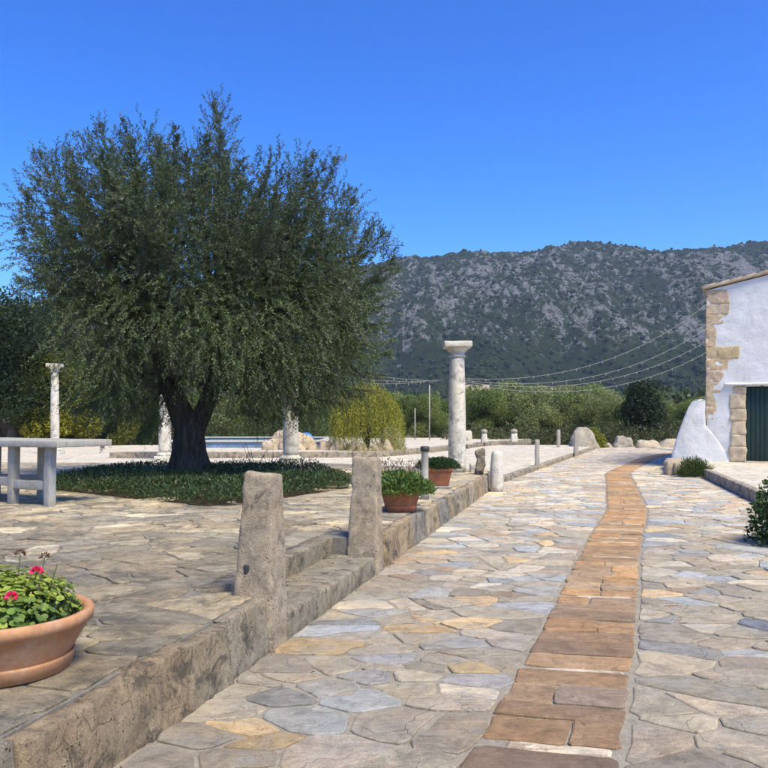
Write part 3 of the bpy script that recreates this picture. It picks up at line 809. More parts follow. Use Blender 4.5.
    # plumes: a leaning axis with shoots set round it, narrowing to the tip
    tips = [(216, 93, 0), (210, 108, .4), (225, 118, -.5), (196, 128, .3), (240, 150, .2), (147, 120, .2), (133, 128, -.4), (160, 135, .5), (104, 128, .1), (118, 138, -.6), (90, 142, .5), (66, 146, 0), (52, 160, -.4), (40, 170, .3), (25, 188, -.2), (8, 196, .1), (20, 222, .4), (28, 245, -.3),
            (182, 128, -.3), (172, 142, .6), (262, 168, .1), (276, 160, -.3), (300, 158, .2), (318, 152, -.2), (340, 146, .1), (352, 168, .4), (362, 195, -.3), (376, 212, .2), (388, 228, 0), (400, 250, .1), (396, 272, -.3), (404, 262, .2), (290, 178, .6), (330, 178, -.6), (35, 275, .2), (62, 296, -.3), (385, 300, .3), (390, 322, -.2), (400, 292, -.3), (398, 335, .2), (394, 352, -.3), (386, 372, .1), (372, 390, -.3), (80, 345, -.2), (78, 372, .2), (88, 402, 0), (95, 426, .3), (112, 436, -.4), (128, 430, .5), (145, 434, -.2), (156, 420, .6), (100, 410, -.7), (135, 415, -.9), (230, 398, -.8), (245, 410, .4), (268, 416, -.4), (285, 405, -.9), (302, 412, .2), (325, 408, -.5), (345, 402, .3), (358, 392, -.6), (215, 385, -1.2), (170, 392, -1.2)]
    TP_ = []
    for (x, y, d) in tips: TP_.append((PX(x, y, d * 1.6), 1))
    for k in range(150):
        a = r.uniform(0, 2 * math.pi); e = r.uniform(-0.25, 1.35); q = r.uniform(0.82, 1.02)
        ce, se = math.cos(e), math.sin(e); dyy = math.sin(a) * ce * 3.0 * q; x = 203 + math.cos(a) * ce * 180 * q
        y = 285 - se * (150 if se > 0 else 110) * q
        y = max(y, float(np.interp(x, [8, 40, 66, 104, 147, 182, 200, 216, 232, 245, 258, 276, 300, 340, 362, 400], [198, 168, 150, 132, 124, 134, 120, 100, 122, 178, 200, 176, 164, 152, 196, 262])) + 8 + abs(dyy) * 6); TP_.append((PX(x, y, dyy), 0))
    cc = PX(200, 300)
    for tip, sil in TP_:
        dv = tip - cc; upk = float(np.clip((dv[2] + 0.1) / 1.2, 0, 1))
        ax0 = (cc + dv * r.uniform(0.45, 0.58)) * (1 - upk) + (tip - np.array([dv[0] * 0.30, dv[1] * 0.30, r.uniform(1.0, 1.5)])) * upk + r.normal(0, 0.12, 3); axis = tip - ax0; LA = np.linalg.norm(axis); lift = np.array([0, 0, 0.18 * LA * (1 if axis[2] > -0.2 else 1.4)])
        ns = int(r.uniform(52, 80) * (0.8 if sil else 1.0) * LA / 1.3); q = r.random(ns) ** 0.75; q = 0.08 + 0.92 * q
        P0 = ax0 + axis * q[:, None] - lift * (4 * q * (1 - q))[:, None] * 0.5
        sd = rand_unit(r, ns); an = axis / LA; sd -= (sd @ an)[:, None] * an; sd /= np.linalg.norm(sd, axis=1, keepdims=True)
        out = an * 0.85 + sd * r.uniform(0.35, 0.9, (ns, 1)) + np.array([0, 0, 0.25]); out /= np.linalg.norm(out, axis=1, keepdims=True)
        SL = (0.50 - 0.36 * q) * r.uniform(0.6, 1.2, ns) * min(1.0, LA / 1.3); nl = 20; tt = np.linspace(0.05, 1, nl); low_ = dv[2] < 0; bend = np.array([0, 0, -0.55 if low_ else -0.22])
        Q = (P0[:, None] + (out[:, None] * tt[None, :, None] + bend * (tt ** 2)[None, :, None]) * SL[:, None, None]).reshape(-1, 3)
        T = (out[:, None] + bend * (2 * tt)[None, :, None]).reshape(-1, 3); T /= np.linalg.norm(T, axis=1, keepdims=True)
        m = len(Q); side = np.cross(T, rand_unit(r, m)); side /= np.linalg.norm(side, axis=1, keepdims=True) + 1e-9
        Vl, _ = leaf_quads(Q, T * 0.8 + side * 0.7, np.cross(side, T) + rand_unit(r, m) * 0.6, r.uniform(0.030, 0.054, m), r.uniform(0.010, 0.016, m))
        tone = np.array((0.090, 0.116, 0.045) if low_ else (0.084, 0.110, 0.072)) * r.uniform(0.62, 1.38) * np.array([r.uniform(0.92, 1.12), 1, r.uniform(0.85, 1.05)])
        Vs.append(Vl); Cs.append(np.repeat(tone * r.uniform(0.72, 1.28, (m, 1)), 4, 0))
        sd2 = rand_unit(r, ns) * 0.003; E = Q.reshape(ns, nl, 3)[:, -3]
        TW.append(np.stack([P0 - sd2, P0 + sd2, E + sd2 * 0.5, E - sd2 * 0.5], 1).reshape(-1, 3)); limbs.append((ax0 + axis * 0.55, 0)); limbs.append((ax0 + axis * 0.6, 0))
    V = np.concatenate(Vs); crown = obj('crown', V, np.arange(len(V)).reshape(-1, 4), M_olive, t, np.concatenate(Cs), kind='stuff')
    V = np.concatenate(TW); obj('twigs', V, np.arange(len(V)).reshape(-1, 4), M_bark, t, None, kind='stuff')
    # limbs from the stems to every clump
    tubes = []
    for c, kind in limbs[::2]:
        s = min(tops, key=lambda q: np.linalg.norm(q - c) + (0 if q[2] < c[2] + 0.2 else 1.5))
        mid_ = s * 0.5 + c * 0.5 + r.normal(0, 0.16, 3) + np.array([0, 0, 0.25 if kind == 2 else -0.12])
        tt = np.linspace(0, 1, 9)[:, None]; pts = (1 - tt) ** 2 * s + 2 * tt * (1 - tt) * mid_ + tt ** 2 * c + r.normal(0, 0.02, (9, 3))
        pts[0] = s
        tubes.append(tube(pts[:8], np.linspace(0.05, 0.012, 8), 6))
    V, F = join(tubes); obj('limbs', V, F, M_bark, t, None, True)
build_olive()

# ------------------------------------------------------------------ planted bed under the olive
def build_bed():
    r = np.random.default_rng(12)
    soil = sheet('planting_bed', [(-3 + (x + 3) * 0.965, 12.8 + (y - 12.8) * 0.965) for x, y in BED], TZ + 0.006, M_soil, TZ - 0.1)
    n = 90000
    x = r.uniform(-5.8, -0.3, n); y = r.uniform(8.9, 16.9, n); k = inside(BED, x, y); x, y = x[k], y[k]; n = len(x)
    front = y < 12.6
    keepm = front | (r.random(n) < 0.35); x, y = x[keepm], y[keepm]; n = len(x)
    cen = np.array([-3, 13.2]); ed = np.clip(fbm(np.c_[x, y, x * 0] * 1.1, 3, 4) * 0.5 + 0.5, 0, 1)
    bx = np.array(BED); dist = np.min(np.stack([np.abs(((bx[(i + 1) % len(bx)] - bx[i])[0] * (bx[i][1] - y) - (bx[i][0] - x) * (bx[(i + 1) % len(bx)] - bx[i])[1])) / np.linalg.norm(bx[(i + 1) % len(bx)] - bx[i]) for i in range(len(bx))]), 0)
    H = (0.05 + 0.24 * ed) * np.clip(0.45 + dist / 0.35, 0, 1)
    z = TZ + 0.02 + H * r.random(n) ** 0.45
    D = rand_unit(r, n) * 0.9 + np.array([0, 0, 0.6]); N = rand_unit(r, n) * 0.8 + np.array([0, 0, 0.7])
    x = x + r.normal(0, 0.05, n); y = y + r.normal(0, 0.05, n)
    V, F = leaf_quads(np.c_[x, y, z], D, N, r.uniform(0.03, 0.075, n), r.uniform(0.014, 0.03, n))
    tone = np.where(r.random((n, 1)) < 0.06, np.array((0.12, 0.09, 0.045)), np.array((0.050, 0.082, 0.030))) * (0.75 + 0.5 * np.clip(fbm(np.c_[x, y, x * 0] * 2.5, 2, 8) * 0.5 + 0.5, 0, 1))[:, None] * r.uniform(0.6, 1.4, (n, 1))
    o = obj('ground_cover', V, F, M_leaf, None, np.repeat(tone, 4, 0), kind='stuff')
    tag(o, 'low dark green ground cover filling the bed under the olive tree', 'ground cover')
    # a few taller dry stems at the back edge
    for i, (x, y, h) in enumerate([(-2.45, 14.6, 0.55), (-2.2, 14.8, 0.45), (-2.62, 14.4, 0.4)]):
        tw = []
        for k in range(6):
            a = rand_unit(r, 1)[0] * 0.25; tw.append(tube([(x, y, TZ + 0.02), (x + a[0] * 0.5, y + a[1] * 0.5, TZ + h * 0.5), (x + a[0], y + a[1], TZ + h * r.uniform(0.7, 1.1))], [0.006, 0.005, 0.003], 4))
        V, F = join(tw); o = obj('dry_plant', V, F, M_bark, None, None, origin=(x, y, TZ)); tag(o, 'thin dry stems rising from the ground cover right of the olive trunk', 'plant', 'dry stems in the bed')
build_bed()

# ------------------------------------------------------------------ stone bollards and upright stones
def bollard(s0, s1, t0, t1, name, label, seed, z1, tap):
    b = [W(s0, t0, -0.03), W(s1, t0, -0.03), W(s1, t1, -0.03), W(s0, t1, -0.03)]
    k = tap
    tp = [W(s0 + 0.035, t0 + 0.02, z1), W(s1 - 0.03, t0 + 0.02, z1 - 0.012), W(s1 - 0.03, t1 - k, z1 + 0.008), W(s0 + 0.035, t1 - k, z1 + 0.012)]
    V, F = block(b, tp, (14, 16, 44), 0.02, 0.02, 9, seed, 5)
    o = obj(name, V, F, M_bollard, None, None, True, origin=W((s0 + s1) / 2, (t0 + t1) / 2, 0))
    return tag(o, label, 'bollard', 'tapered stone bollards beside the step')
bollard(4.62, 4.87, -0.03, 0.255, 'stone_bollard', 'tapered stone bollard with a dark square socket hole near its foot', 4, 1.03, 0.095)
o1 = bpy.data.objects['stone_bollard']
hb = [W(4.634, 0.115, 0.43), W(4.70, 0.115, 0.43), W(4.70, 0.162, 0.43), W(4.634, 0.162, 0.43)]
V, F = block(hb, [(x, y, 0.50) for x, y, z in hb], (5, 5, 5), 0.012, 0.004, 20, 2)
obj('socket_shade_block', V, F, M_dark, o1, None, True)  # dark block stands in for the shade inside the socket, no real recess
bollard(6.97, 7.19, -0.03, 0.27, 'stone_bollard', 'tapered pale stone bollard beside the leafy terracotta pot', 9, 1.01, 0.06)

V, F = lathe([(0.115, -0.03), (0.125, 0.1), (0.122, 0.45), (0.112, 0.7), (0.09, 0.76), (0.03, 0.775)], 24, (2.14, 14.55, 0))
V = V + (fbm(V * 5, 4, 3)[:, None] * 0.03) * np.array([1, 1, 0.4])
tag(obj('stone_post', V, F, M_column, None, None, True, origin=(2.14, 14.55, 0)), 'rounded pale stone post standing on the path at the wall end', 'post')
b, t = box8(1.76, 1.93, 14.68, 14.86, TZ - 0.02, TZ + 0.48)
V, F = block(b, t, (8, 8, 22), 0.05, 0.06, 9, 33, 4)
tag(obj('stone_post', V, F, M_wall, None, (0.26, 0.22, 0.17), True, origin=(1.85, 14.77, TZ)), 'rough dark lumpy stone post on the terrace wall end', 'post')

# ------------------------------------------------------------------ columns
def column(x, y, z, h, label, rs=0.175, plinth=True, group=None):
    t = thing('stone_column', label, 'column', (x, y, z), group)
    k = 0.0
    if plinth:
        b, tp = box8(x - 0.27, x + 0.27, y - 0.27, y + 0.27, z - 0.02, z + 0.13); V, F = block(b, tp, (8, 8, 4), 0.02, 0.012, 6, 5); obj('plinth', V, F, M_column, t, None, True)
        V, F = lathe([(0.235, 0.125), (0.255, 0.15), (0.255, 0.18), (0.235, 0.205), (0.205, 0.215), (0.2, 0.24)], 32, (x, y, z)); obj('base_ring', V, F, M_column, t, None, True); k = 0.23
    prof = [(rs * (1 + 0.04 * math.sin(math.pi * q) ) * (1 - 0.16 * q ** 1.6), k + (h - 0.30 - k) * q) for q in np.linspace(0, 1, 24)]
    V, F = lathe(prof, 36, (x, y, z)); V = V + fbm(V * 4, 4, 6)[:, None] * np.array([0.012, 0.012, 0]); obj('shaft', V, F, M_column, t, None, True)
    rt = rs * 0.84; z0 = h - 0.305
    V, F = lathe([(rt, z0), (rt + 0.03, z0 + 0.012), (rt + 0.035, z0 + 0.03), (rt + 0.005, z0 + 0.045), (rt + 0.005, z0 + 0.10), (rt + 0.03, z0 + 0.115), (rt + 0.075, z0 + 0.175), (rt + 0.08, z0 + 0.195)], 36, (x, y, z))
    obj('capital', V, F, M_column, t, None, True)
    b, tp = box8(x - 1.57 * rs, x + 1.57 * rs, y - 1.57 * rs, y + 1.57 * rs, z + h - 0.118, z + h); V, F = block(b, tp, (10, 10, 4), 0.018, 0.014, 6, 9); obj('abacus', V, F, M_column, t, None, True)
    return t
column(1.465, 15.4, TZ, 2.60, 'tall pale stone column standing beside the dark low potted shrub', plinth=False)
column(-2.14, 17.6, TZ, 2.60, 'stone column with square plinth half hidden by the olive foliage')
column(-12.0, 28.0, 0.10, 3.30, 'slender stone column rising behind the stone table', 0.15)
column(-6.85, 24.0, 0.10, 3.0, 'stone column glimpsed just left of the olive trunk', 0.19)
# small plinth beside the tall column
b, tp = box8(1.72, 1.93, 15.3, 15.5, TZ - 0.02, TZ + 0.17); V, F = block(b, tp, (5, 5, 5), 0.02, 0.012, 8, 3)
tag(obj('stone_block', V, F, M_column, None, None, True, origin=(1.82, 15.4, TZ)), 'small square stone block at the foot of the tall column', 'stone block')

# ------------------------------------------------------------------ table
def build_table():
    S = np.array([-0.90, 0.435]); Q = np.array([0.435, 0.90])
    A = np.array([-3.84, 9.02])
    t = thing('stone_table', 'heavy pale stone table with thick slab top on block legs', 'table', (A[0], A[1], TZ))
    def P(a, b, z): p = A + S * a + Q * b; return (p[0], p[1], z)
    def blk(name, a0, a1, b0, b1, z0, z1, res=(6, 6, 4), rnd=0.009, sh=0.0):
        b = [P(a0, b0, z0), P(a0, b1, z0), P(a1, b1, z0), P(a1, b0, z0)]; tp = [P(a0 + sh, b0, z1), P(a0 + sh, b1, z1), P(a1 + sh, b1, z1), P(a1 + sh, b0, z1)]
        V, F = block(b, tp, res, rnd, 0.008, 6, int(a0 * 31) + 3); obj(name, V, F, M_concrete, t, None, True)
    blk('table_top', 0, 2.3, 0, 0.86, 1.022, 1.105, (8, 14, 3))
    for a, b in ((0.20, 0.08), (0.86, 0.10), (1.85, 0.10), (0.94, 0.60), (1.85, 0.60)):
        blk('leg', a + 0.03, a + 0.13, b, b + 0.105, TZ - 0.01, 1.024, (3, 3, 10), sh=-0.02)
    blk('stretcher', 0.36, 0.90, 0.11, 0.21, 0.50, 0.61, (3, 8, 3)); blk('stretcher', 1.0, 1.9, 0.12, 0.21, 0.53, 0.64, (3, 8, 3))
    blk('stretcher', 1.1, 1.9, 0.64, 0.74, 0.50, 0.62, (3, 8, 3))
build_table()

# ------------------------------------------------------------------ pots
def pot(x, y, z, R1, H, mat, label, saucer=True, rim=0.05):
    t = thing('flower_pot', label, 'flower pot', (x, y, z))
    Rb = R1 * 0.68
    prof = [(Rb, 0.0), (Rb + 0.012, 0.02), (Rb + (R1 - Rb) * 0.55, H * 0.5), (R1 * 0.95, H - rim * 1.1), (R1 * 0.985, H - rim), (R1 * 1.0, H - rim * 0.5), (R1 * 0.995, H - 0.006), (R1 * 0.97, H), (R1 * 0.90, H - 0.005), (R1 * 0.87, H - 0.03), (R1 * 0.80, H - 0.09)]
    V, F = lathe(prof, 56, (x, y, z + (0.02 if saucer else 0))); V = V + fbm(V * 6, 3, 2)[:, None] * np.array([0.006, 0.006, 0.004])
    F = [f for f in F[:-1]]; obj('pot_body', V, F, mat, t, None, True)
    V, F = lathe([(0.005, H - 0.05), (R1 * 0.86, H - 0.045)], 40, (x, y, z), cap=False); V[:, 2] += fbm(V * 12, 3, 4) * 0.02; obj('soil', V, F, M_soil, t, None, True)
    if saucer:
        V, F = lathe([(Rb * 0.98, 0.0), (Rb * 1.10, 0.004), (Rb * 1.16, 0.055), (Rb * 1.165, 0.066), (Rb * 1.12, 0.068), (Rb * 1.09, 0.03), (Rb * 0.9, 0.025)], 56, (x, y, z)); obj('saucer', V, F, mat, t, None, True)
    return t
PX0, PY0 = -1.585, 3.2
pot(PX0, PY0, TZ + 0.004, 0.352, 0.225, M_terra, 'wide terracotta bowl with saucer at the wall corner, holding pink flowers')
pot(0.19, 8.75, TZ + 0.004, 0.235, 0.23, M_terra2, 'round brown terracotta pot right beside the second bollard', True, 0.04)

def round_leaves(r, P, N, rad, col, seg=7):
    """small scalloped round leaves as cupped fans"""
    n = len(P); N = N / np.linalg.norm(N, axis=1, keepdims=True); A = np.cross(N, rand_unit(r, n)); A /= np.linalg.norm(A, axis=1, keepdims=True); B = np.cross(N, A)
    rad = np.broadcast_to(rad, (n,)); V = [P]
    for k in range(seg):
        a = 2 * math.pi * k / seg; q = rad * r.uniform(0.8, 1.15, n)
        V.append(P + (A * math.cos(a) + B * math.sin(a)) * q[:, None] + N * (rad * r.uniform(0.1, 0.35, n))[:, None])
    V = np.stack(V, 1).reshape(-1, 3); base = np.arange(n)[:, None] * (seg + 1)
    F = np.concatenate([np.stack([base[:, 0], base[:, 0] + 1 + k, base[:, 0] + 1 + (k + 1) % seg], -1) for k in range(seg)])
    return V, F, np.repeat(col, seg + 1, 0)

def build_geranium():
    r = np.random.default_rng(31); z0 = TZ + 0.185
    t = thing('geranium_plant', 'leafy geranium with two pink blooms growing in the wide terracotta bowl', 'plant', (PX0, PY0, z0))
    n = 2000; u = rand_unit(r, n); u[:, 2] = np.abs(u[:, 2]); rad = 0.45 + 0.55 * r.random(n) ** 0.5
    P = np.array([PX0, PY0, z0 + 0.01]) + u * rad[:, None] * np.array([0.31, 0.30, 0.215]) * (1 + 0.2 * fbm(u * 3, 2, 4)[:, None])
    N = u + np.array([0, 0, 0.6]) + rand_unit(r, n) * 0.5
    col = np.where((fbm(u * 3.0, 2, 9)[:, None] + r.normal(0, 0.15, (n, 1)) > -0.05), np.array((0.30, 0.36, 0.06)), np.array((0.15, 0.23, 0.045))) * r.uniform(0.7, 1.25, (n, 1))
    V, F, c = round_leaves(r, P, N, r.uniform(0.008, 0.019, n), col, 8); obj('leaves', V, F, M_leaf, t, c, kind='stuff')
    # darker narrow leaved part to the right
    m = 700; P = np.array([PX0 + 0.20, PY0 - 0.02, z0]) + rand_unit(r, m) * np.array([0.115, 0.14, 0.10]); P[:, 2] = np.abs(P[:, 2] - z0) + z0
    V, F = leaf_quads(P, rand_unit(r, m) * 0.6 + np.array([0.25, 0, 0.8]), rand_unit(r, m), r.uniform(0.03, 0.055, m), 0.011)
    obj('trailing_leaves', V, F, M_leaf, t, np.repeat(np.array((0.045, 0.08, 0.035)) * r.uniform(0.6, 1.4, (m, 1)), 4, 0), kind='stuff')
    st = []
    tops = []
    for (dx, dy, h, kind) in [(0.165, -0.06, 0.235, 'p'), (0.115, -0.17, 0.155, 'p'), (0.04, 0.06, 0.285, 'd'), (0.15, 0.05, 0.275, 'd'), (0.215, 0.02, 0.25, 's'), (-0.1, 0.02, 0.27, 'd'), (0.24, 0.0, 0.2, 's'), (-0.15, -0.1, 0.22, 'p')]:
        top = np.array([PX0 + dx, PY0 + dy, z0 + h]); st.append(tube([(PX0 + dx * 0.4, PY0 + dy * 0.4, z0), (PX0 + dx * 0.85, PY0 + dy * 0.85, z0 + h * 0.55), top], [0.004, 0.003, 0.0025], 5)); tops.append((top, kind))
    V, F = join(st); obj('stems', V, F, M_leaf, t, (0.10, 0.12, 0.04), True)
    for top, kind in tops:
        if kind == 's': continue
        m = 60 if kind == 'p' else 40; u = rand_unit(r, m); u[:, 2] = np.abs(u[:, 2]) * 1.0 - 0.15
        q = top + u * 0.014
        cc = np.array((0.80, 0.055, 0.17)) if kind == 'p' else np.array((0.16, 0.07, 0.04))
        V, F = leaf_quads(q, u + rand_unit(r, m) * 0.4, rand_unit(r, m), 0.016 if kind == 'p' else 0.014, 0.014 if kind == 'p' else 0.007)
        obj('bloom' if kind == 'p' else 'dried_bloom', V, F, M_petal, t, np.repeat(cc * r.uniform(0.75, 1.15, (m, 1)), 4, 0))
build_geranium()

def bush(name, label, cat, c, rr, n, L, Wd, cols, seed, droop=0.0, up=0.4, group=None, trans=M_leaf):
    r = np.random.default_rng(seed); c = np.array(c, float); rr = np.array(rr)
    t = thing(name, label, cat, (c[0], c[1], c[2]), group)
    u = rand_unit(r, n); u[:, 2] = np.abs(u[:, 2]); rad = (0.35 + 0.65 * r.random(n) ** 0.5) * (1 + 0.25 * fbm(u * 2.6 + seed, 3, seed))
    P = c + u * rr * rad[:, None]
    D = u * 0.7 + rand_unit(r, n) * 0.8 + np.array([0, 0, up - droop]); N = u + rand_unit(r, n) * 0.9
    V, F = leaf_quads(P, D, N, L * r.uniform(0.6, 1.3, n), Wd * r.uniform(0.6, 1.3, n))
    ci = np.array(cols)[r.integers(len(cols), size=n)] * r.uniform(0.65, 1.35, (n, 1))
    obj('foliage', V, F, trans, t, np.repeat(ci, 4, 0), kind='stuff')
    st = [tube([c + np.array([0, 0, -0.03]), c + q * rr * 0.45, c + q * rr * 0.85], [0.02 * rr[2], 0.014 * rr[2], 0.006], 5) for q in [np.array([math.cos(a) * 0.5, math.sin(a) * 0.5, 0.8]) for a in np.arange(0, 6.2, 0.9)]]
    V, F = join(st); obj('stems', V, F, M_bark, t, None, True)
    return t
bush('potted_plant', 'bright green leafy plant in the round brown pot beside the second bollard', 'plant', (0.20, 8.75, TZ + 0.20), (0.36, 0.32, 0.25), 3000, 0.055, 0.024, [(0.11, 0.18, 0.045), (0.17, 0.22, 0.06), (0.07, 0.13, 0.035)], 61)
# tapered planter box with dark shrub
tp_ = thing('planter_box', 'tapered terracotta planter holding a dark low shrub near the tall column', 'planter', (0.83, 11.85, TZ))
def quad(cx, cy, w, d, z): return [(cx - w, cy - d, z), (cx + w, cy - d, z), (cx + w, cy + d, z), (cx - w, cy + d, z)]
V, F = block(quad(0.83, 11.85, 0.15, 0.15, TZ + 0.004), quad(0.83, 11.85, 0.205, 0.205, TZ + 0.28), (6, 6, 6), 0.015, 0.006, 6, 2); obj('box_body', V, F, M_terra2, tp_, None, True)
V, F = block(quad(0.83, 11.85, 0.215, 0.215, TZ + 0.255), quad(0.83, 11.85, 0.22, 0.22, TZ + 0.305), (6, 6, 3), 0.01, 0.004, 6, 2); obj('rim', V, F, M_terra2, tp_, None, True)
V, F = block(quad(0.83, 11.85, 0.20, 0.20, TZ), quad(0.83, 11.85, 0.21, 0.21, TZ + 0.03), (6, 6, 3), 0.01, 0.004, 6, 2); obj('saucer', V, F, M_concrete, tp_, None, True)
bush('potted_shrub', 'dense dark green low shrub in the tapered terracotta planter', 'shrub', (0.84, 11.85, TZ + 0.29), (0.34, 0.30, 0.17), 5200, 0.035, 0.016, [(0.03, 0.065, 0.025), (0.045, 0.085, 0.03)], 62)

# path light behind the pot
lx, ly = 0.535, 10.05
t = thing('path_light', 'slim grey path light with dark cap behind the leafy pot', 'lamp post', (lx, ly, TZ))
V, F = lathe([(0.055, -0.01), (0.055, 0.18), (0.047, 0.185), (0.047, 0.63), (0.05, 0.635)], 20, (lx, ly, TZ)); obj('post', V, F, M_concrete, t, None, True)
V, F = lathe([(0.058, 0.63), (0.06, 0.67), (0.055, 0.695), (0.02, 0.70)], 20, (lx, ly, TZ)); obj('cap', V, F, M_dark, t, None, True)
# dry flowers at the back of the terrace between pot and path light
for i in range(8):
    x = -0.1 + i * 0.085; y = 11.3 + 0.2 * math.sin(i * 2.2); r = np.random.default_rng(80 + i); h = 0.36 + 0.1 * r.random()
    tw = [tube([(x, y, TZ), (x + r.normal(0, 0.03), y, TZ + h * 0.6), (x + r.normal(0, 0.06), y + r.normal(0, 0.05), TZ + h * r.uniform(0.7, 1.1))], [0.006, 0.004, 0.003], 4) for k in range(5)]
    V, F = join(tw); m = 45; P = np.array([x, y, TZ + h * 0.75]) + rand_unit(r, m) * np.array([0.05, 0.05, 0.14]); V2, F2 = leaf_quads(P, rand_unit(r, m) + np.array([0, 0, 0.5]), rand_unit(r, m), 0.04, 0.016)
    t = thing('dry_flower', 'dry brownish flower stalk rising behind the leafy round pot', 'flower', (x, y, TZ), 'dry flower stalks behind the pot')
    obj('stalks', V, F, M_bark, t, None, True); obj('petals', V2, F2, M_petal, t, np.repeat(np.array((0.17, 0.10, 0.06)) * r.uniform(0.6, 1.5, (m, 1)), 4, 0), kind='stuff')

# ------------------------------------------------------------------ wooden posts, court posts, boulders
def wpost(x, y, z, h, w, label):
    b, tp = box8(x - w, x + w, y - w, y + w, z - 0.05, z + h); V, F = block(b, tp, (3, 3, 8), 0.012, 0.012, 5, int(h * 99))
    tag(obj('wooden_post', V, F, M_wood, None, None, True, origin=(x, y, z)), label, 'post', 'wooden posts along the plaza kerb')
wpost(4.17, 20.9, 0.1, 0.72, 0.055, 'weathered wooden post on the plaza kerb, the one nearest the rounded stone post')
wpost(7.0, 28.0, 0.1, 0.86, 0.075, 'weathered wooden post on the plaza kerb nearest the big boulder')
wpost(8.0, 35.2, 0.1, 0.80, 0.07, 'weathered wooden post standing at the far edge of the plaza')
def finial(x, y, z, h, w, ball, label):
    t = thing('court_post', label, 'post', (x, y, z), 'small stone posts on the raised court')
    b = quad(x, y, w, w, z - 0.02); tpz = quad(x, y, w * 0.8, w * 0.8, z + h); V, F = block(b, tpz, (5, 5, 6), 0.04, 0.02, 5, int(x * 9)); obj('shaft', V, F, M_column, t, None, True)
    if ball:
        V, F = lathe([(0.02, h - 0.01), (w * 0.9, h + 0.03), (w * 1.05, h + 0.1), (w * 0.9, h + 0.17), (0.02, h + 0.22)], 18, (x, y, z)); obj('ball', V, F, M_wall, t, (0.35, 0.32, 0.26), True)
finial(3.62, 33.6, 0.285, 0.60, 0.24, False, 'plain square stone post on the raised court, no ball on top')
finial(4.75, 36.4, 0.285, 0.42, 0.15, True, 'small stone post with ball top between the plain post and another ball post')
finial(6.35, 37.5, 0.285, 0.42, 0.17, True, 'small stone post with ball top at the outer end of the raised court')

def boulder(name, label, c, s, seed, col=(0.36, 0.33, 0.28), cat='rock', group=None, pts=None):
    b = quad(c[0], c[1], s[0], s[1], c[2] - 0.08); k = np.random.default_rng(seed).uniform(0.35, 0.75, 2)
    o = np.random.default_rng(seed + 1).normal(0, 0.12, 2)
    tpz = quad(c[0] + o[0] * s[0], c[1] + o[1] * s[1], s[0] * k[0], s[1] * k[1], c[2] + s[2])
    V, F = block(b, tpz, (9, 9, 9), min(s) * 0.55, min(s) * 0.55, 1.6 / max(s) * 0.9, seed, 4)
    obj_ = obj(name, V, F, M_rock, None, col, True, origin=c); return tag(obj_, label, cat, group)
boulder('boulder', 'large pale slanting boulder at the plaza end beside the yellow bush', (9.55, 36.6, -0.02), (0.78, 0.6, 1.08), 3)
boulder('boulder', 'upright round boulder at the path end between two flatter ones', (11.7, 38.0, -0.02), (0.34, 0.32, 0.62), 5, group='boulders at the path end')
boulder('boulder', 'small low boulder at the path end next to the upright one', (10.9, 38.2, -0.02), (0.5, 0.4, 0.22), 7, group='boulders at the path end')
boulder('boulder', 'broad low cream boulder at the path end', (12.95, 37.6, -0.02), (0.66, 0.42, 0.36), 9, (0.46, 0.40, 0.31), group='boulders at the path end')
boulder('boulder', 'wide flat boulder at the path end near the white buttress', (14.3, 38.2, -0.02), (0.75, 0.42, 0.36), 11, (0.42, 0.37, 0.29), group='boulders at the path end')
boulder('boulder', 'boulder perched beside the upright boulder at the path end', (12.25, 38.6, -0.02), (0.3, 0.28, 0.5), 13, group='boulders at the path end')
# rockery round the weeping shrub
rr_ = np.random.default_rng(90)
for i in range(17):
    x = -4.2 + i * 0.27 + rr_.normal(0, 0.05); y = 27.6 + rr_.normal(0, 0.3) - 0.05 * i
    boulder('border_rock', 'pale cream rock in the border round the yellow weeping shrub', (x, y, 0.285), (rr_.uniform(0.16, 0.3), 0.2, rr_.uniform(0.2, 0.42)), 100 + i, (0.48, 0.40, 0.30), group='border rocks')
boulder('rock_pile', 'wide mound of cream rock between the column plinth and the weeping shrub', (-3.45, 28.6, 0.285), (0.9, 0.5, 0.62), 131, (0.50, 0.42, 0.31))
boulder('standing_rock', 'upright craggy grey rock beside the yellow weeping shrub', (0.28, 29.3, 0.28), (0.42, 0.35, 0.95), 141, (0.42, 0.40, 0.36))

# ------------------------------------------------------------------ pool, ball
tpool = thing('pool', 'raised pool with blue tiled side and pale rim beyond the olive bed', 'pool', (-5.2, 32, 0.285))
def slabbox(name, x0, x1, y0, y1, z0, z1, mat, par, rnd=0.02):
    b, tp = box8(x0, x1, y0, y1, z0, z1); V, F = block(b, tp, (8, 4, 3), rnd, 0, 1, 0); return obj(name, V, F, mat, par, None, True)
slabbox('side_wall', -8.4, -2.3, 29.4, 29.65, 0.26, 0.50, M_pool, tpool)
slabbox('rim', -8.5, -2.2, 29.32, 29.8, 0.502, 0.56, M_poolrim, tpool); slabbox('rim', -8.5, -2.2, 36.0, 36.4, 0.502, 0.56, M_poolrim, tpool)
slabbox('rim', -8.5, -8.1, 29.81, 35.99, 0.502, 0.56, M_poolrim, tpool); slabbox('rim', -2.6, -2.2, 29.81, 35.99, 0.502, 0.56, M_poolrim, tpool)
slabbox('water', -8.09, -2.61, 29.81, 35.99, 0.28, 0.49, M_water, tpool, 0.002)
V, F = lathe([(0.30 * math.sin(a), 0.30 - 0.30 * math.cos(a)) for a in np.linspace(0.02, math.pi - 0.02, 14)], 24, (-2.95, 29.0, 0.285))
tag(obj('beach_ball', V, F, M_ball, None, None, True, origin=(-2.95, 29.0, 0.285)), 'blue ball lying at the pool side by the rock mound', 'ball')

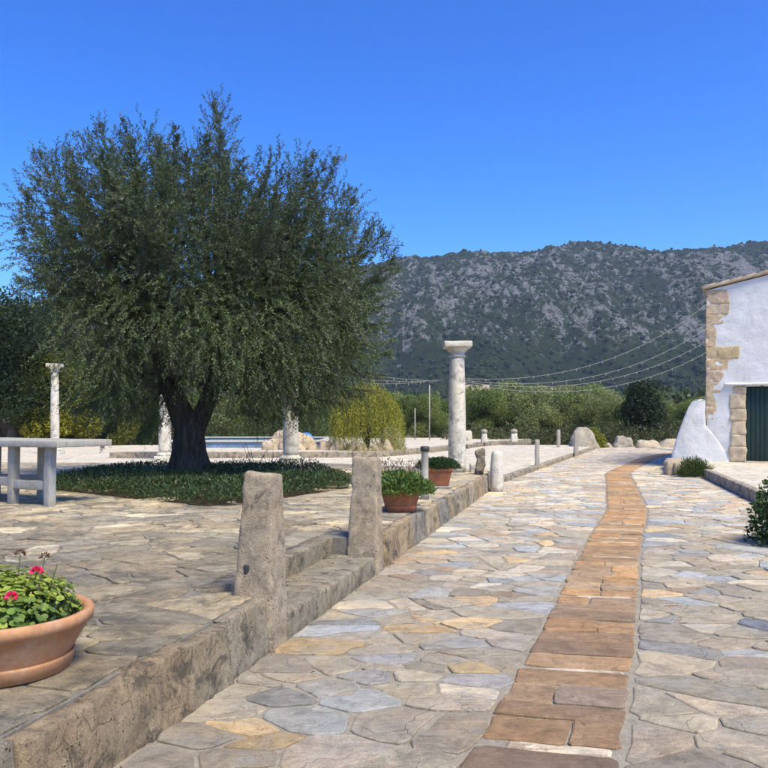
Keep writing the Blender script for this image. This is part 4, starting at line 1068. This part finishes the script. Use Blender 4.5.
# ------------------------------------------------------------------ house
def build_house():
    A = np.array([9.04, 21.5]); U = np.array([0.905, -0.425]); Vd = np.array([0.44, 0.898])   # along the front, and back
    th = thing('white_house', 'whitewashed farmhouse with sloping gable and dark green door', 'house', (A[0], A[1], 0.18))
    def H(u, v, z): p = A + U * u + Vd * v; return np.array([p[0], p[1], z])
    Lf, Dp = 9.0, 8.0
    def top(u): return 4.98 + 0.20 * u if u < 4.5 else 4.98 + 0.9 - 0.2 * (u - 4.5)
    # front wall as a roughened sheet with a door opening, plus side and back
    du0, du1, dz = 0.98, 2.25, 2.27
    V = []; F = []; nu, nz = 110, 64; idx = -np.ones((nu + 1, nz + 1), int)
    us = np.unique(np.concatenate([np.linspace(0, Lf, nu - 1), [du0, du1]])); zs01 = np.linspace(0, 1, nz)
    def gpt(u, k): return 0.1 + k * (top(u) - 0.1)
    for i, u in enumerate(us):
        for j, k in enumerate(zs01):
            z = gpt(u, k)
            if abs(z - dz) < 0.04: z = dz
            p = H(u, 0, z); n_ = -np.array([Vd[0], Vd[1], 0]); d = fbm((p * np.array([1.6, 1.6, 2.2]))[None], 4, 3)[0] * 0.028
            idx[i, j] = len(V); V.append(p + n_ * d)
    for i in range(len(us) - 1):
        for j in range(nz - 1):
            um = (us[i] + us[i + 1]) / 2; zm = gpt(um, (zs01[j] + zs01[j + 1]) / 2)
            if du0 - 0.001 < um < du1 and zm < dz: continue
            F.append((idx[i, j], idx[i + 1, j], idx[i + 1, j + 1], idx[i, j + 1]))
    def add(q):
        b = len(V); V.extend(q); F.append(tuple(range(b, b + len(q))))
    add([H(0, 0.001, 0), H(0, 0.001, top(0)), H(0, Dp, top(0)), H(0, Dp, 0)]); add([H(Lf, 0, 0), H(Lf, Dp, 0), H(Lf, Dp, top(Lf)), H(Lf, 0, top(Lf))])
    add([H(0, Dp, 0), H(0, Dp, top(0)), H(4.5, Dp, top(4.5)), H(Lf, Dp, top(Lf)), H(Lf, Dp, 0)])
    add([H(du0, 0, 0.1), H(du0, 0.28, 0.1), H(du0, 0.28, dz), H(du0, 0, dz)]); add([H(du1, 0.28, 0.1), H(du1, 0, 0.1), H(du1, 0, dz), H(du1, 0.28, dz)]); add([H(du0, 0, dz), H(du0, 0.28, dz), H(du1, 0.28, dz), H(du1, 0, dz)])
    obj('wall', np.array(V), F, M_plaster, th, None, False)
    # roof: two slabs with a row of verge tiles
    for nm, u0, u1 in (('roof', -0.12, 4.5), ('roof', 4.5, Lf + 0.12)):
        q = [H(u0, -0.10, top(max(0, min(Lf, u0))) + 0.0), H(u1, -0.10, top(max(0, min(Lf, u1)))), H(u1, Dp, top(max(0, min(Lf, u1)))), H(u0, Dp, top(max(0, min(Lf, u0))))]
        Vb, Fb = block([p + np.array([0, 0, 0.01]) for p in q], [p + np.array([0, 0, 0.075]) for p in q], (12, 8, 2), 0.02, 0.012, 3, 5)
        ro = obj(nm, Vb, Fb, M_roof, th, None, True)
        if u0 < 0:
            for k in range(14):
                uu = -0.13 + k * 0.33; L = 0.38; pts = [H(uu, -0.05, top(max(0, uu)) + 0.085), H(uu + L, -0.05, top(uu + L) + 0.105)]
                tv, tf = tube(np.linspace(pts[0], pts[1], 3), [0.042, 0.040, 0.038], 8); obj('verge_tile', tv, tf, M_roof, ro, None, True)
    # exposed corner stones
    Vb, Fb = block([H(-0.022, -0.004, 1.3), H(0.24, -0.004, 1.3), H(0.24, 0.1, 1.3), H(-0.022, 0.1, 1.3)], [H(-0.022, -0.004, 4.95), H(0.24, -0.004, 4.95), H(0.24, 0.1, 4.95), H(-0.022, 0.1, 4.95)], (6, 3, 50), 0.01, 0.03, 4, 6); obj('corner_mortar', Vb, Fb, M_tan, th, (0.47, 0.385, 0.27), True)
    r = np.random.default_rng(17); z = 1.35
    while z < 4.9:
        h = r.uniform(0.26, 0.42); w = r.choice([0.20, 0.26, 0.44, 0.55]) if z < 4.1 else r.uniform(0.55, 0.7)
        if 2.9 < z < 3.3: w = 0.85
        h = min(h, 4.97 - z)
        b = [H(-0.03, -0.012, z), H(w * r.uniform(0.8, 1.1), -0.012, z), H(w * r.uniform(0.9, 1.05), 0.12, z), H(-0.035, 0.12, z)]; tq_ = [p * 1.0 + np.array([0, 0, h - 0.006]) for p in b]
        tq_[1] = H(w * r.uniform(0.75, 1.2), -0.012, z + h - 0.002)
        Vb, Fb = block(b, tq_, (12, 3, 8), 0.012, 0.03, 6, int(z * 40)); obj('quoin_stone', Vb, Fb, M_tan, th, np.array((0.50, 0.40, 0.275)) * r.uniform(0.92, 1.08) * np.array([1, r.uniform(0.95, 1.03), r.uniform(0.9, 1.1)]), True); z += h
    # door jamb stones, drip ledge, door
    z = 0.19
    while z < dz - 0.02:
        h = min(r.uniform(0.3, 0.5), dz - z); w = r.uniform(0.26, 0.42)
        b = [H(du0 - w, -0.03, z), H(du0 + 0.012, -0.03, z), H(du0 + 0.012, 0.2, z), H(du0 - w, 0.2, z)]
        Vb, Fb = block(b, [p + np.array([0, 0, h - 0.005]) for p in b], (9, 3, 9), 0.025, 0.04, 5, int(z * 50)); obj('door_jamb_stone', Vb, Fb, M_tan, th, np.array((0.50, 0.41, 0.29)) * r.uniform(0.9, 1.1), True); z += h
    b = [H(0.45, -0.10, dz + 0.03), H(2.9, -0.10, dz + 0.03), H(2.9, 0.05, dz + 0.05), H(0.45, 0.05, dz + 0.05)]
    Vb, Fb = block(b, [p + np.array([0, 0, 0.06]) for p in b], (16, 3, 3), 0.02, 0.02, 4, 3); obj('drip_ledge', Vb, Fb, M_plaster, th, None, True)
    Vb, Fb = block([H(du0, 0.16, 0.19), H(du1, 0.16, 0.19), H(du1, 0.26, 0.19), H(du0, 0.26, 0.19)], [H(du0, 0.16, dz), H(du1, 0.16, dz), H(du1, 0.26, dz), H(du0, 0.26, dz)], (2, 2, 2), 0.005)
    door = obj('door', Vb, Fb, M_door, th, None, False)
    for k in range(11):
        u0 = du0 + 0.01 + k * 0.1135; b = [H(u0, 0.12 + 0.004 * (k % 2), 0.2), H(u0 + 0.106, 0.12 + 0.004 * (k % 2), 0.2), H(u0 + 0.106, 0.165, 0.2), H(u0, 0.165, 0.2)]
        Vb, Fb = block(b, [p + np.array([0, 0, dz - 0.22]) for p in b], (3, 2, 4), 0.008); obj('plank', Vb, Fb, M_door, door, None, True)
    b = [H(du0 - 0.03, -0.12, 0.17), H(du1 + 0.03, -0.12, 0.17), H(du1 + 0.03, 0.27, 0.17), H(du0 - 0.03, 0.27, 0.17)]
    Vb, Fb = block(b, [p + np.array([0, 0, 0.045]) for p in b], (8, 3, 2), 0.015, 0.01, 4, 1); obj('door_sill', Vb, Fb, M_tan, th, (0.42, 0.35, 0.26), True)
    # battered buttress: leans against the corner, flush with the front wall and flaring at its foot
    zl = np.linspace(-0.05, 1.93, 34); rows = []
    for z in zl:
        q = max(0.0, z) / 1.93
        uL = float(np.interp(z, [0, 0.4, 0.8, 1.2, 1.5, 1.7, 1.82, 1.9, 1.93], [-1.0, -0.93, -0.82, -0.69, -0.58, -0.50, -0.43, -0.36, -0.30]))
        uR = 0.60 - 0.64 * min(1, max(0, z / 1.2)) ** 1.6
        f = 0.04 + 0.05 * (1 - q); fr = 0.02 + 0.012 * (1 - q)
        ctrl = [(uR + 0.02, 0.05), (uR, -fr * 0.6), (uR * 0.6 + uL * 0.4, -(fr * 0.6 + f * 0.4)), (uL * 0.65 + uR * 0.35, -f * 0.9), (uL + 0.22, -f), (uL + 0.06, -f * 0.8), (uL, -f * 0.2), (uL + 0.05, 0.5), (uL * 0.8, 1.4), (0.05, 3.2)]
        k = np.arange(len(ctrl)); tt = np.linspace(0, len(ctrl) - 1, 60); cu = np.interp(tt, k, [c[0] for c in ctrl]); cv = np.interp(tt, k, [c[1] for c in ctrl])
        for _ in range(3): cu[1:-1] = (cu[:-2] + 2 * cu[1:-1] + cu[2:]) / 4; cv[1:-1] = (cv[:-2] + 2 * cv[1:-1] + cv[2:]) / 4
        rows.append([H(a, b_, z) for a, b_ in zip(cu, cv)])
    P = np.array(rows); m = P.shape[1]; B = P[0]; P = P.reshape(-1, 3)
    P = P + fbm(P * np.array([1.6, 1.6, 2.2]), 4, 3)[:, None] * 0.028 * np.array([-0.5, -0.85, 0.15])
    F = [(i * m + j, i * m + j + 1, (i + 1) * m + j + 1, (i + 1) * m + j) for i in range(len(zl) - 1) for j in range(m - 1)]
    F = [tuple(reversed(f_)) for f_ in F]; F.append(tuple((len(zl) - 1) * m + j for j in range(m)))
    obj('buttress', P, F, M_plaster, th, None, True)
    # rough stone plinth at the foot of the buttress
    pl = [(6.98, 18.85), (7.58, 18.35), (8.75, 21.2), (8.0, 21.9)]
    Vb, Fb = block([(x, y, -0.05) for x, y in pl], [(x, y, 0.27) for x, y in pl], (8, 20, 4), 0.06, 0.05, 3, 4); obj('plinth', Vb, Fb, M_tan, th, (0.42, 0.36, 0.27), True)
    for i in range(5):
        k = i / 4; c = np.array([6.98 + 0.6 * k, 18.80 - 0.48 * k]); h = r.uniform(0.24, 0.36)
        Vb, Fb = block(quad(c[0], c[1], 0.10, 0.12, -0.03), quad(c[0], c[1] + 0.03, 0.08, 0.1, h), (6, 6, 6), 0.05, 0.05, 5, i + 60); obj('footing_stone', Vb, Fb, M_tan, th, np.array((0.42, 0.36, 0.27)) * r.uniform(0.85, 1.1), True)
build_house()

bush('weed_clump', 'grassy green weeds growing at the foot of the white buttress', 'plant', (7.36, 18.2, 0), (0.42, 0.2, 0.42), 2600, 0.11, 0.014, [(0.06, 0.10, 0.03), (0.10, 0.13, 0.045)], 71, up=0.9)
def rose():
    t = bush('flowering_bush', 'green bush with small white flowers at the pavement kerb', 'bush', (4.50, 8.3, 0.0), (0.50, 0.5, 0.90), 5200, 0.055, 0.034, [(0.035, 0.07, 0.025), (0.05, 0.095, 0.03), (0.07, 0.115, 0.035)], 72)
    r = np.random.default_rng(4)
    for i in range(46):
        u = rand_unit(r, 1)[0]; u[2] = abs(u[2]); u[1] = -abs(u[1]); c = np.array([4.50, 8.3, 0.0]) + u * np.array([0.5, 0.5, 0.9]) * r.uniform(0.85, 1.08); m = 14
        d = rand_unit(r, m) + u * 0.7; V, F = leaf_quads(np.tile(c, (m, 1)), d, rand_unit(r, m), 0.026, 0.022); obj('flower', V, F, M_petal, t, np.tile(np.array((0.80, 0.76, 0.72)), (len(V), 1)))
rose()

# ------------------------------------------------------------------ weeping shrub, yellow bush, topiary
def weeping():
    r = np.random.default_rng(15); c = np.array([-0.62, 27.6, 0.30])
    t = thing('weeping_shrub', 'tall yellow-green weeping shrub with hanging strands inside the rock border', 'shrub', tuple(c))
    n = 800; a = r.uniform(0, 2 * math.pi, n); q = r.random(n) ** 0.5; top = np.c_[np.cos(a) * q * 1.05, np.sin(a) * q * 1.0, 2.35 - 0.75 * q ** 2 + r.normal(0, 0.12, n)]
    nl = 34; tt = np.linspace(0, 1, nl); out = np.c_[np.cos(a), np.sin(a), np.zeros(n)] * 0.38; Ld = (1.0 + 1.4 * r.random(n)) * np.clip(top[:, 2] / 1.8, 0.5, 1)
    P = c + top[:, None] + out[:, None] * (1 - (1 - tt) ** 2)[None, :, None] + np.array([0, 0, -1]) * (tt ** 1.4)[None, :, None] * Ld[:, None, None]
    P[..., 2] = np.maximum(P[..., 2], 0.33); P = P.reshape(-1, 3) + r.normal(0, 0.025, (n * nl, 3)); m = len(P)
    D = rand_unit(r, m) * 0.55 + np.array([0, 0, -0.8]); V, F = leaf_quads(P, D, rand_unit(r, m), r.uniform(0.06, 0.12, m), 0.022)
    tone = np.repeat(np.array([(0.27, 0.27, 0.04), (0.36, 0.32, 0.045), (0.16, 0.20, 0.04)])[r.integers(3, size=n)] * r.uniform(0.75, 1.2, (n, 1)), nl, 0) * r.uniform(0.8, 1.2, (m, 1))
    obj('foliage', V, F, M_leaf, t, np.repeat(tone, 4, 0), kind='stuff')
    V, F = join([tube([c + np.array([0, 0, -0.05]), c + np.array([math.cos(q) * 0.25, math.sin(q) * 0.25, 1.1]), c + np.array([math.cos(q) * 0.7, math.sin(q) * 0.7, 2.2])], [0.06, 0.04, 0.015], 6) for q in np.arange(0, 6.2, 0.8)]); obj('stems', V, F, M_bark, t, None, True)
weeping()
bush('yellow_bush', 'small bright yellow-green bush tucked behind the big slanting boulder', 'bush', (10.3, 37.6, -0.05), (0.62, 0.5, 1.0), 2600, 0.10, 0.05, [(0.25, 0.24, 0.03), (0.16, 0.18, 0.03)], 73)

def tree_mesh(seed, R0, H, trunk_h, nblob, dens, L, Wd, cols, flat=0.8, droop=0.0, shell=0.5):
    r = np.random.default_rng(seed); bl = [(b[0], b[1], b[2] + trunk_h, *b[3:]) for b in lobed(r, R0, H, nblob, flat)]
    V, F, col = crown_leaves(r, bl, dens, L, Wd, cols, shell, droop)
    crown = raw_mesh('crown', V, F, col); crown.materials.append(M_leaf)
    tb = [tube([(0, 0, -0.2), (r.normal(0, 0.05), r.normal(0, 0.05), trunk_h * 0.6), (r.normal(0, 0.1), r.normal(0, 0.1), trunk_h + H * 0.35)], [0.05 * H + 0.05, 0.04 * H + 0.04, 0.05], 8)]
    for b in bl[:8]: tb.append(tube([(0, 0, trunk_h * 0.6), ((b[0]) * 0.5, b[1] * 0.5, (trunk_h + b[2]) / 2), b[:3]], [0.03 * H, 0.02 * H, 0.015], 5))
    V, F = join(tb); trunk = raw_mesh('trunk', V, F, None, True); trunk.materials.append(M_bark)
    return crown, trunk
GREY = [(0.215, 0.245, 0.10), (0.25, 0.27, 0.12), (0.175, 0.21, 0.082)]; MIDG = [(0.16, 0.205, 0.06), (0.20, 0.235, 0.07), (0.13, 0.175, 0.052)]; DARK = [(0.026, 0.045, 0.018), (0.034, 0.055, 0.02)]; YEL = [(0.26, 0.25, 0.03), (0.17, 0.18, 0.03), (0.07, 0.095, 0.025)]
KINDS = {'grey': [tree_mesh(200 + i, 2.6, 3.7, 0.7, 26, 1050, 0.18, 0.07, GREY) for i in range(3)],
         'mid': [tree_mesh(210 + i, 2.6, 3.9, 0.6, 26, 1050, 0.18, 0.075, MIDG) for i in range(3)],
         'dark': [tree_mesh(220 + i, 2.4, 4.4, 0.5, 26, 1600, 0.14, 0.06, DARK) for i in range(2)],
         'yellow': [tree_mesh(230, 1.7, 3.0, 0.2, 24, 1500, 0.15, 0.045, YEL)], 'top': [tree_mesh(240, 1.28, 2.3, 0.55, 34, 1700, 0.12, 0.06, [(0.025, 0.042, 0.018), (0.032, 0.05, 0.02)], 0.95, 0.0, 0.6)]}
LAB = {'grey': 'rounded grey-green tree in the row behind the raised court and path end', 'mid': 'bushy mid green tree in the row behind the plaza', 'dark': 'dark evergreen tree standing at the left edge behind the stone table', 'yellow': 'yellow-green sunlit leafy shrub behind the stone table', 'top': 'dense dark round-headed tree standing alone beyond the boulders'}
tcount = {}
def tree(kind, x, y, s, rz=None, sz=1.0, label=None, group=None, name=None):
    i = tcount.get(kind, 0); tcount[kind] = i + 1; crown, trunk = KINDS[kind][i % len(KINDS[kind])]
    t = thing(name or {'grey': 'valley_tree', 'mid': 'valley_tree', 'dark': 'evergreen_tree', 'yellow': 'leafy_shrub', 'top': 'round_tree'}[kind], label or LAB[kind], 'shrub' if kind == 'yellow' else 'tree', (x, y, -0.1), group or ({'grey': 'grey-green trees in the valley row', 'mid': 'mid green trees in the valley row', 'dark': 'dark evergreens behind the stone table', 'yellow': 'yellow-green shrubs behind the stone table'}.get(kind)))
    t.rotation_euler = (0, 0, rz if rz is not None else R.uniform(0, 6.28)); t.scale = (s, s, s * sz)
    for nm, me in (('trunk', trunk), ('crown', crown)):
        o = bpy.data.objects.new(nm, me); C.objects.link(o); o.parent = t
        if nm == 'crown': o['kind'] = 'stuff'
    return t
# row behind the court: (picture x, distance, top in picture y, kind)
def row(px, Y, py, kind, **k):
    h = CAMZ + (420 - py) / 768 * Y + 0.1; H = {'grey': 4.5, 'mid': 4.6, 'dark': 5.0, 'yellow': 3.3, 'top': 2.95}[kind]
    return tree(kind, (px - 384) / 768 * Y, Y, h / H, **k)
BACK = 'back-row tree with only its top showing over the grey-green trees'
for px, Y, py, kd, lb in [
        (425, 47, 398, 'mid', 'bushy mid green tree right behind the taller thin garden pole'), (400, 50, 396, 'mid', 'bushy mid green tree between the weeping shrub and the shorter thin pole'),
        (440, 52, 402, 'mid', 'low mid green tree between the thin poles and the tall column'), (487, 50, 392, 'mid', 'mid green tree behind the plain square post of the raised court'),
        (508, 52, 386, 'grey', 'tall grey-green tree between the two ball-topped court posts'), (530, 50, 388, 'grey', 'rounded grey-green tree beyond the outer end of the raised court'),
        (548, 54, 390, 'grey', 'rounded grey-green tree behind the wooden post at the plaza far edge'), (572, 55, 389, 'grey', 'rounded grey-green tree behind the kerb post nearest the big boulder'),
        (598, 53, 392, 'grey', 'rounded grey-green tree rising behind the big slanting boulder'), (617, 50, 400, 'grey', 'low grey-green tree touching the dark round-headed tree on its boulder side'),
        (665, 58, 404, 'grey', 'low grey-green tree between the dark round-headed tree and the white buttress'), (690, 56, 402, 'mid', 'mid green tree partly hidden by the white buttress'),
        (712, 60, 398, 'grey', 'grey-green tree standing behind the house corner'), (740, 60, 395, 'mid', 'mid green tree standing behind the farmhouse'),
        (640, 62, 392, 'mid', BACK), (470, 58, 390, 'mid', BACK), (560, 66, 388, 'mid', BACK), (600, 68, 388, 'mid', BACK), (520, 66, 386, 'mid', BACK),
        (370, 46, 390, 'mid', 'mid green tree directly behind the yellow weeping shrub'), (340, 48, 392, 'grey', 'grey-green tree behind the border rocks of the weeping shrub'),
        (312, 45, 398, 'mid', 'mid green tree behind the mound of cream rock'), (285, 46, 396, 'grey', 'grey-green tree behind the plinthed column under the olive'),
        (255, 44, 398, 'mid', 'mid green tree behind the rock end of the pool'), (228, 44, 396, 'grey', 'grey-green tree behind the middle of the pool'),
        (200, 46, 392, 'mid', 'mid green tree behind the pool end nearest the olive trunk'), (170, 44, 394, 'grey', 'grey-green tree behind the column beside the olive trunk'), (140, 44, 385, 'mid', 'mid green tree next to the yellow-green shrubs behind the hedge')]:
    row(px, Y, py, kd, label=lb)
row(644, 47, 382, 'top')
for px, Y, py, kd in [(8, 37, 290, 'dark'), (-30, 39, 296, 'dark'), (40, 42, 345, 'dark'), (75, 42, 348, 'dark'), (110, 42, 352, 'dark'), (24, 43, 330, 'dark'), (-60, 40, 320, 'dark'),
                      (20, 37.5, 378, 'yellow'), (45, 38.2, 352, 'yellow'), (78, 38.4, 368, 'yellow'), (105, 38.5, 385, 'yellow'), (130, 39, 392, 'yellow'), (-10, 37.2, 380, 'yellow')]:
    row(px, Y, py, kd)
# low hedge of scrub along the far edge
for i, px in enumerate(range(455, 700, 14)):
    Yh = 42.5 + (i % 3) * 0.8
    bush('scrub_bush', 'low brown-green scrub bush along the far edge of the plaza', 'bush', ((px - 384) / 768 * Yh, Yh, -0.1), (0.9, 0.6, 1.15 + 0.25 * math.sin(i * 1.7)), 700, 0.16, 0.07, [(0.09, 0.11, 0.04), (0.12, 0.105, 0.06), (0.07, 0.095, 0.035)], 300 + i, group='scrub along the plaza edge')
for i, px in enumerate(range(60, 330, 16)):
    Yh = 40.0 + (i % 3) * 0.7
    bush('hedge_bush', 'dark green hedge bush seen under the olive crown beyond the pool', 'bush', ((px - 384) / 768 * Yh, Yh, -0.1), (0.95, 0.6, 1.6 + 0.3 * math.sin(i * 2.1)), 700, 0.17, 0.075, [(0.06, 0.085, 0.03), (0.045, 0.07, 0.026), (0.08, 0.105, 0.035)], 400 + i, group='hedge beyond the pool')

# ------------------------------------------------------------------ far wood, slope scrub, far houses
def far_wood():
    r = np.random.default_rng(66); blobs = []
    for k in range(750):
        y = 95 + 240 * r.random() ** 1.2; x = (r.uniform(-60, 830) - 384) / 768 * y; s = r.uniform(1.5, 2.9) * (0.85 + y / 500)
        blobs.append((x, y, s * r.uniform(0.75, 1.1) + max(0, (y - 250)) * 0.02, s, s, s * 0.9))
    V, F, col = crown_leaves(r, blobs, 22, 0.85, 0.58, [(0.06, 0.085, 0.032), (0.08, 0.10, 0.038), (0.095, 0.115, 0.045)], 0.6)
    tag(obj('far_wood', V, F, M_leaf, None, col, kind='stuff'), 'wooded valley floor between the garden trees and the mountain', 'woodland')
far_wood()
def scrub():
    n = len(mount_pts)
    me = bpy.data.meshes.new('slope_scrub'); me.vertices.add(n); me.vertices.foreach_set('co', mount_pts.astype(np.float32).ravel())
    a = me.attributes.new('size', 'FLOAT', 'POINT'); a.data.foreach_set('value', mount_size.astype(np.float32)); me.update()
    o = bpy.data.objects.new('slope_scrub', me); C.objects.link(o); o['kind'] = 'stuff'; tag(o, 'dark scrub and pines dotted over the rocky mountain slope', 'scrub'); me.materials.append(M_scrub)
    ng = bpy.data.node_groups.new('scrub_growth', 'GeometryNodeTree'); ng.interface.new_socket('Geometry', in_out='INPUT', socket_type='NodeSocketGeometry'); ng.interface.new_socket('Geometry', in_out='OUTPUT', socket_type='NodeSocketGeometry')
    N = ng.nodes; gi = N.new('NodeGroupInput'); go = N.new('NodeGroupOutput')
    ico = N.new('GeometryNodeMeshIcoSphere'); ico.inputs['Radius'].default_value = 1.0; ico.inputs['Subdivisions'].default_value = 3
    sp = N.new('GeometryNodeSetPosition'); nz = N.new('ShaderNodeTexNoise'); nz.inputs['Scale'].default_value = 1.9; nz.inputs['Detail'].default_value = 4
    sub = N.new('ShaderNodeVectorMath'); sub.operation = 'SUBTRACT'; sub.inputs[1].default_value = (0.5, 0.5, 0.5); scl = N.new('ShaderNodeVectorMath'); scl.operation = 'SCALE'; scl.inputs['Scale'].default_value = 1.7
    sm = N.new('GeometryNodeSetMaterial'); sm.inputs['Material'].default_value = M_scrub
    iop = N.new('GeometryNodeInstanceOnPoints'); na = N.new('GeometryNodeInputNamedAttribute'); na.data_type = 'FLOAT'; na.inputs['Name'].default_value = 'size'
    rv = N.new('FunctionNodeRandomValue'); rv.data_type = 'FLOAT_VECTOR'; rv.inputs[1].default_value = (0.5, 0.5, 6.28)
    L = ng.links.new
    L(ico.outputs['Mesh'], sp.inputs['Geometry']); L(nz.outputs['Color'], sub.inputs[0]); L(sub.outputs[0], scl.inputs[0]); L(scl.outputs[0], sp.inputs['Offset']); L(sp.outputs[0], sm.inputs['Geometry'])
    L(gi.outputs[0], iop.inputs['Points']); L(sm.outputs[0], iop.inputs['Instance']); L(na.outputs['Attribute'], iop.inputs['Scale']); L(rv.outputs[0], iop.inputs['Rotation']); L(iop.outputs[0], go.inputs[0])
    md = o.modifiers.new('growth', 'NODES'); md.node_group = ng
scrub()
def far_house(x, y, w, d, h, label):
    t = thing('far_house', label, 'house', (x, y, 0), 'houses in the valley')
    b, tp = box8(x - w, x + w, y - d, y + d, -0.2, h); V, F = block(b, tp, (2, 2, 2), 0.02); obj('wall', V, F, M_cream, t)
    V = [(x - w - .4, y - d - .4, h), (x + w + .4, y - d - .4, h), (x + w + .4, y + d + .4, h), (x - w - .4, y + d + .4, h), (x - w - .4, y, h + 1.6), (x + w + .4, y, h + 1.6)]
    obj('roof', V, [(0, 1, 5, 4), (2, 3, 4, 5), (0, 4, 3), (1, 2, 5), (3, 2, 1, 0)], M_roof, t)
    for k in (-0.5, 0.4):
        b, tp = box8(x + w * k - 0.5, x + w * k + 0.5, y - d - 0.05, y - d + 0.1, h - 2.2, h - 0.9); V, F = block(b, tp, (1, 1, 1), 0.01); obj('window', V, F, M_glass, t)
far_house((473 - 384) / 768 * 190, 190, 3.6, 3, 8.4, 'small cream house with tiled roof just right of the tall column')
far_house((492 - 384) / 768 * 230, 230, 3.2, 3, 9.0, 'small distant house among the valley trees above the hedge')
far_house((562 - 384) / 768 * 210, 210, 2.6, 3, 8.6, 'small pale house glimpsed over the grey-green trees')

# ------------------------------------------------------------------ festoon strings and poles
def festoon(a, b, sag, label, nb, seed):
    a = np.array(a, float); b = np.array(b, float); tt = np.linspace(0, 1, 60)[:, None]
    P = a + (b - a) * tt + np.array([0, 0, -1]) * sag * 4 * tt * (1 - tt)
    t = thing('festoon_string', label, 'string lights', tuple(a), 'festoon strings')
    V, F = tube(P, 0.0048, 5); obj('cable', V, F, M_wire, t, None, True)
    for k in range(nb):
        q = (k + 0.15 + 0.7 * ((seed * 0.37) % 1)) / nb; p = a + (b - a) * q + np.array([0, 0, -sag * 4 * q * (1 - q)])
        V, F = lathe([(0.006, 0.0), (0.007, -0.014), (0.013, -0.026), (0.014, -0.036), (0.008, -0.045), (0.003, -0.048)], 8, p); obj('bulb', V, F, M_bulb, t, None, True)
cx, cyy = 1.47, 15.56
HX = lambda x, y: ((x - 384) / 768 * 21.45, 21.45, CAMZ + (420 - y) / 768 * 21.45)
festoon((cx + 0.1, cyy, 2.19), HX(707, 304), 0.62, 'string lights from the tall column up to the house eaves, the steepest', 19, 1)
festoon((cx + 0.1, cyy, 2.16), HX(707, 328), 0.58, 'string lights from the tall column to the house corner, second highest', 19, 2)
festoon((cx + 0.1, cyy, 2.13), HX(707, 341), 0.54, 'string lights from the tall column to the house corner, third highest', 19, 3)
festoon((cx + 0.1, cyy, 2.10), HX(707, 352), 0.55, 'string lights from the tall column to the house corner, the lowest', 19, 4)
for i, (z, sg) in enumerate([(2.40, 0.10), (2.28, 0.14), (2.16, 0.17)]):
    festoon((cx - 0.1, cyy, 2.14 + 0.04 * i), (-1.6, 15.0, z + 0.1), sg, 'string lights from the tall column into the olive crown', 12, 5 + i)
for (px, Y, y0, y1) in [(429.5, 40, 385, 441), (415, 42, 408, 432)]:
    x = (px - 384) / 768 * Y; h = CAMZ + (420 - y0) / 768 * Y
    V, F = tube([(x, Y, 0.2), (x, Y, h * 0.5), (x, Y, h)], [0.03, 0.028, 0.025], 8); tag(obj('garden_pole', V, F, M_wood, None, None, True, origin=(x, Y, 0.2)), 'thin upright pole beyond the weeping shrub', 'pole', 'thin poles beyond the weeping shrub')

# ------------------------------------------------------------------ haze
def haze():
    t = NT('haze_air'); v = t.n('ShaderNodeVolumePrincipled'); v.inputs['Color'].default_value = (0.62, 0.76, 1.0, 1); v.inputs['Density'].default_value = 0.00024; v.inputs['Anisotropy'].default_value = 0.2
    t.l(v.outputs[0], t.out.inputs['Volume'])
    b, tp = box8(-6100, 6100, -3100, 7100, -8, 420); V = np.array(b + tp); F = [(3, 2, 1, 0), (4, 5, 6, 7), (0, 1, 5, 4), (1, 2, 6, 5), (2, 3, 7, 6), (3, 0, 4, 7)]
    obj('haze', V, F, t.m, kind='stuff')
haze()
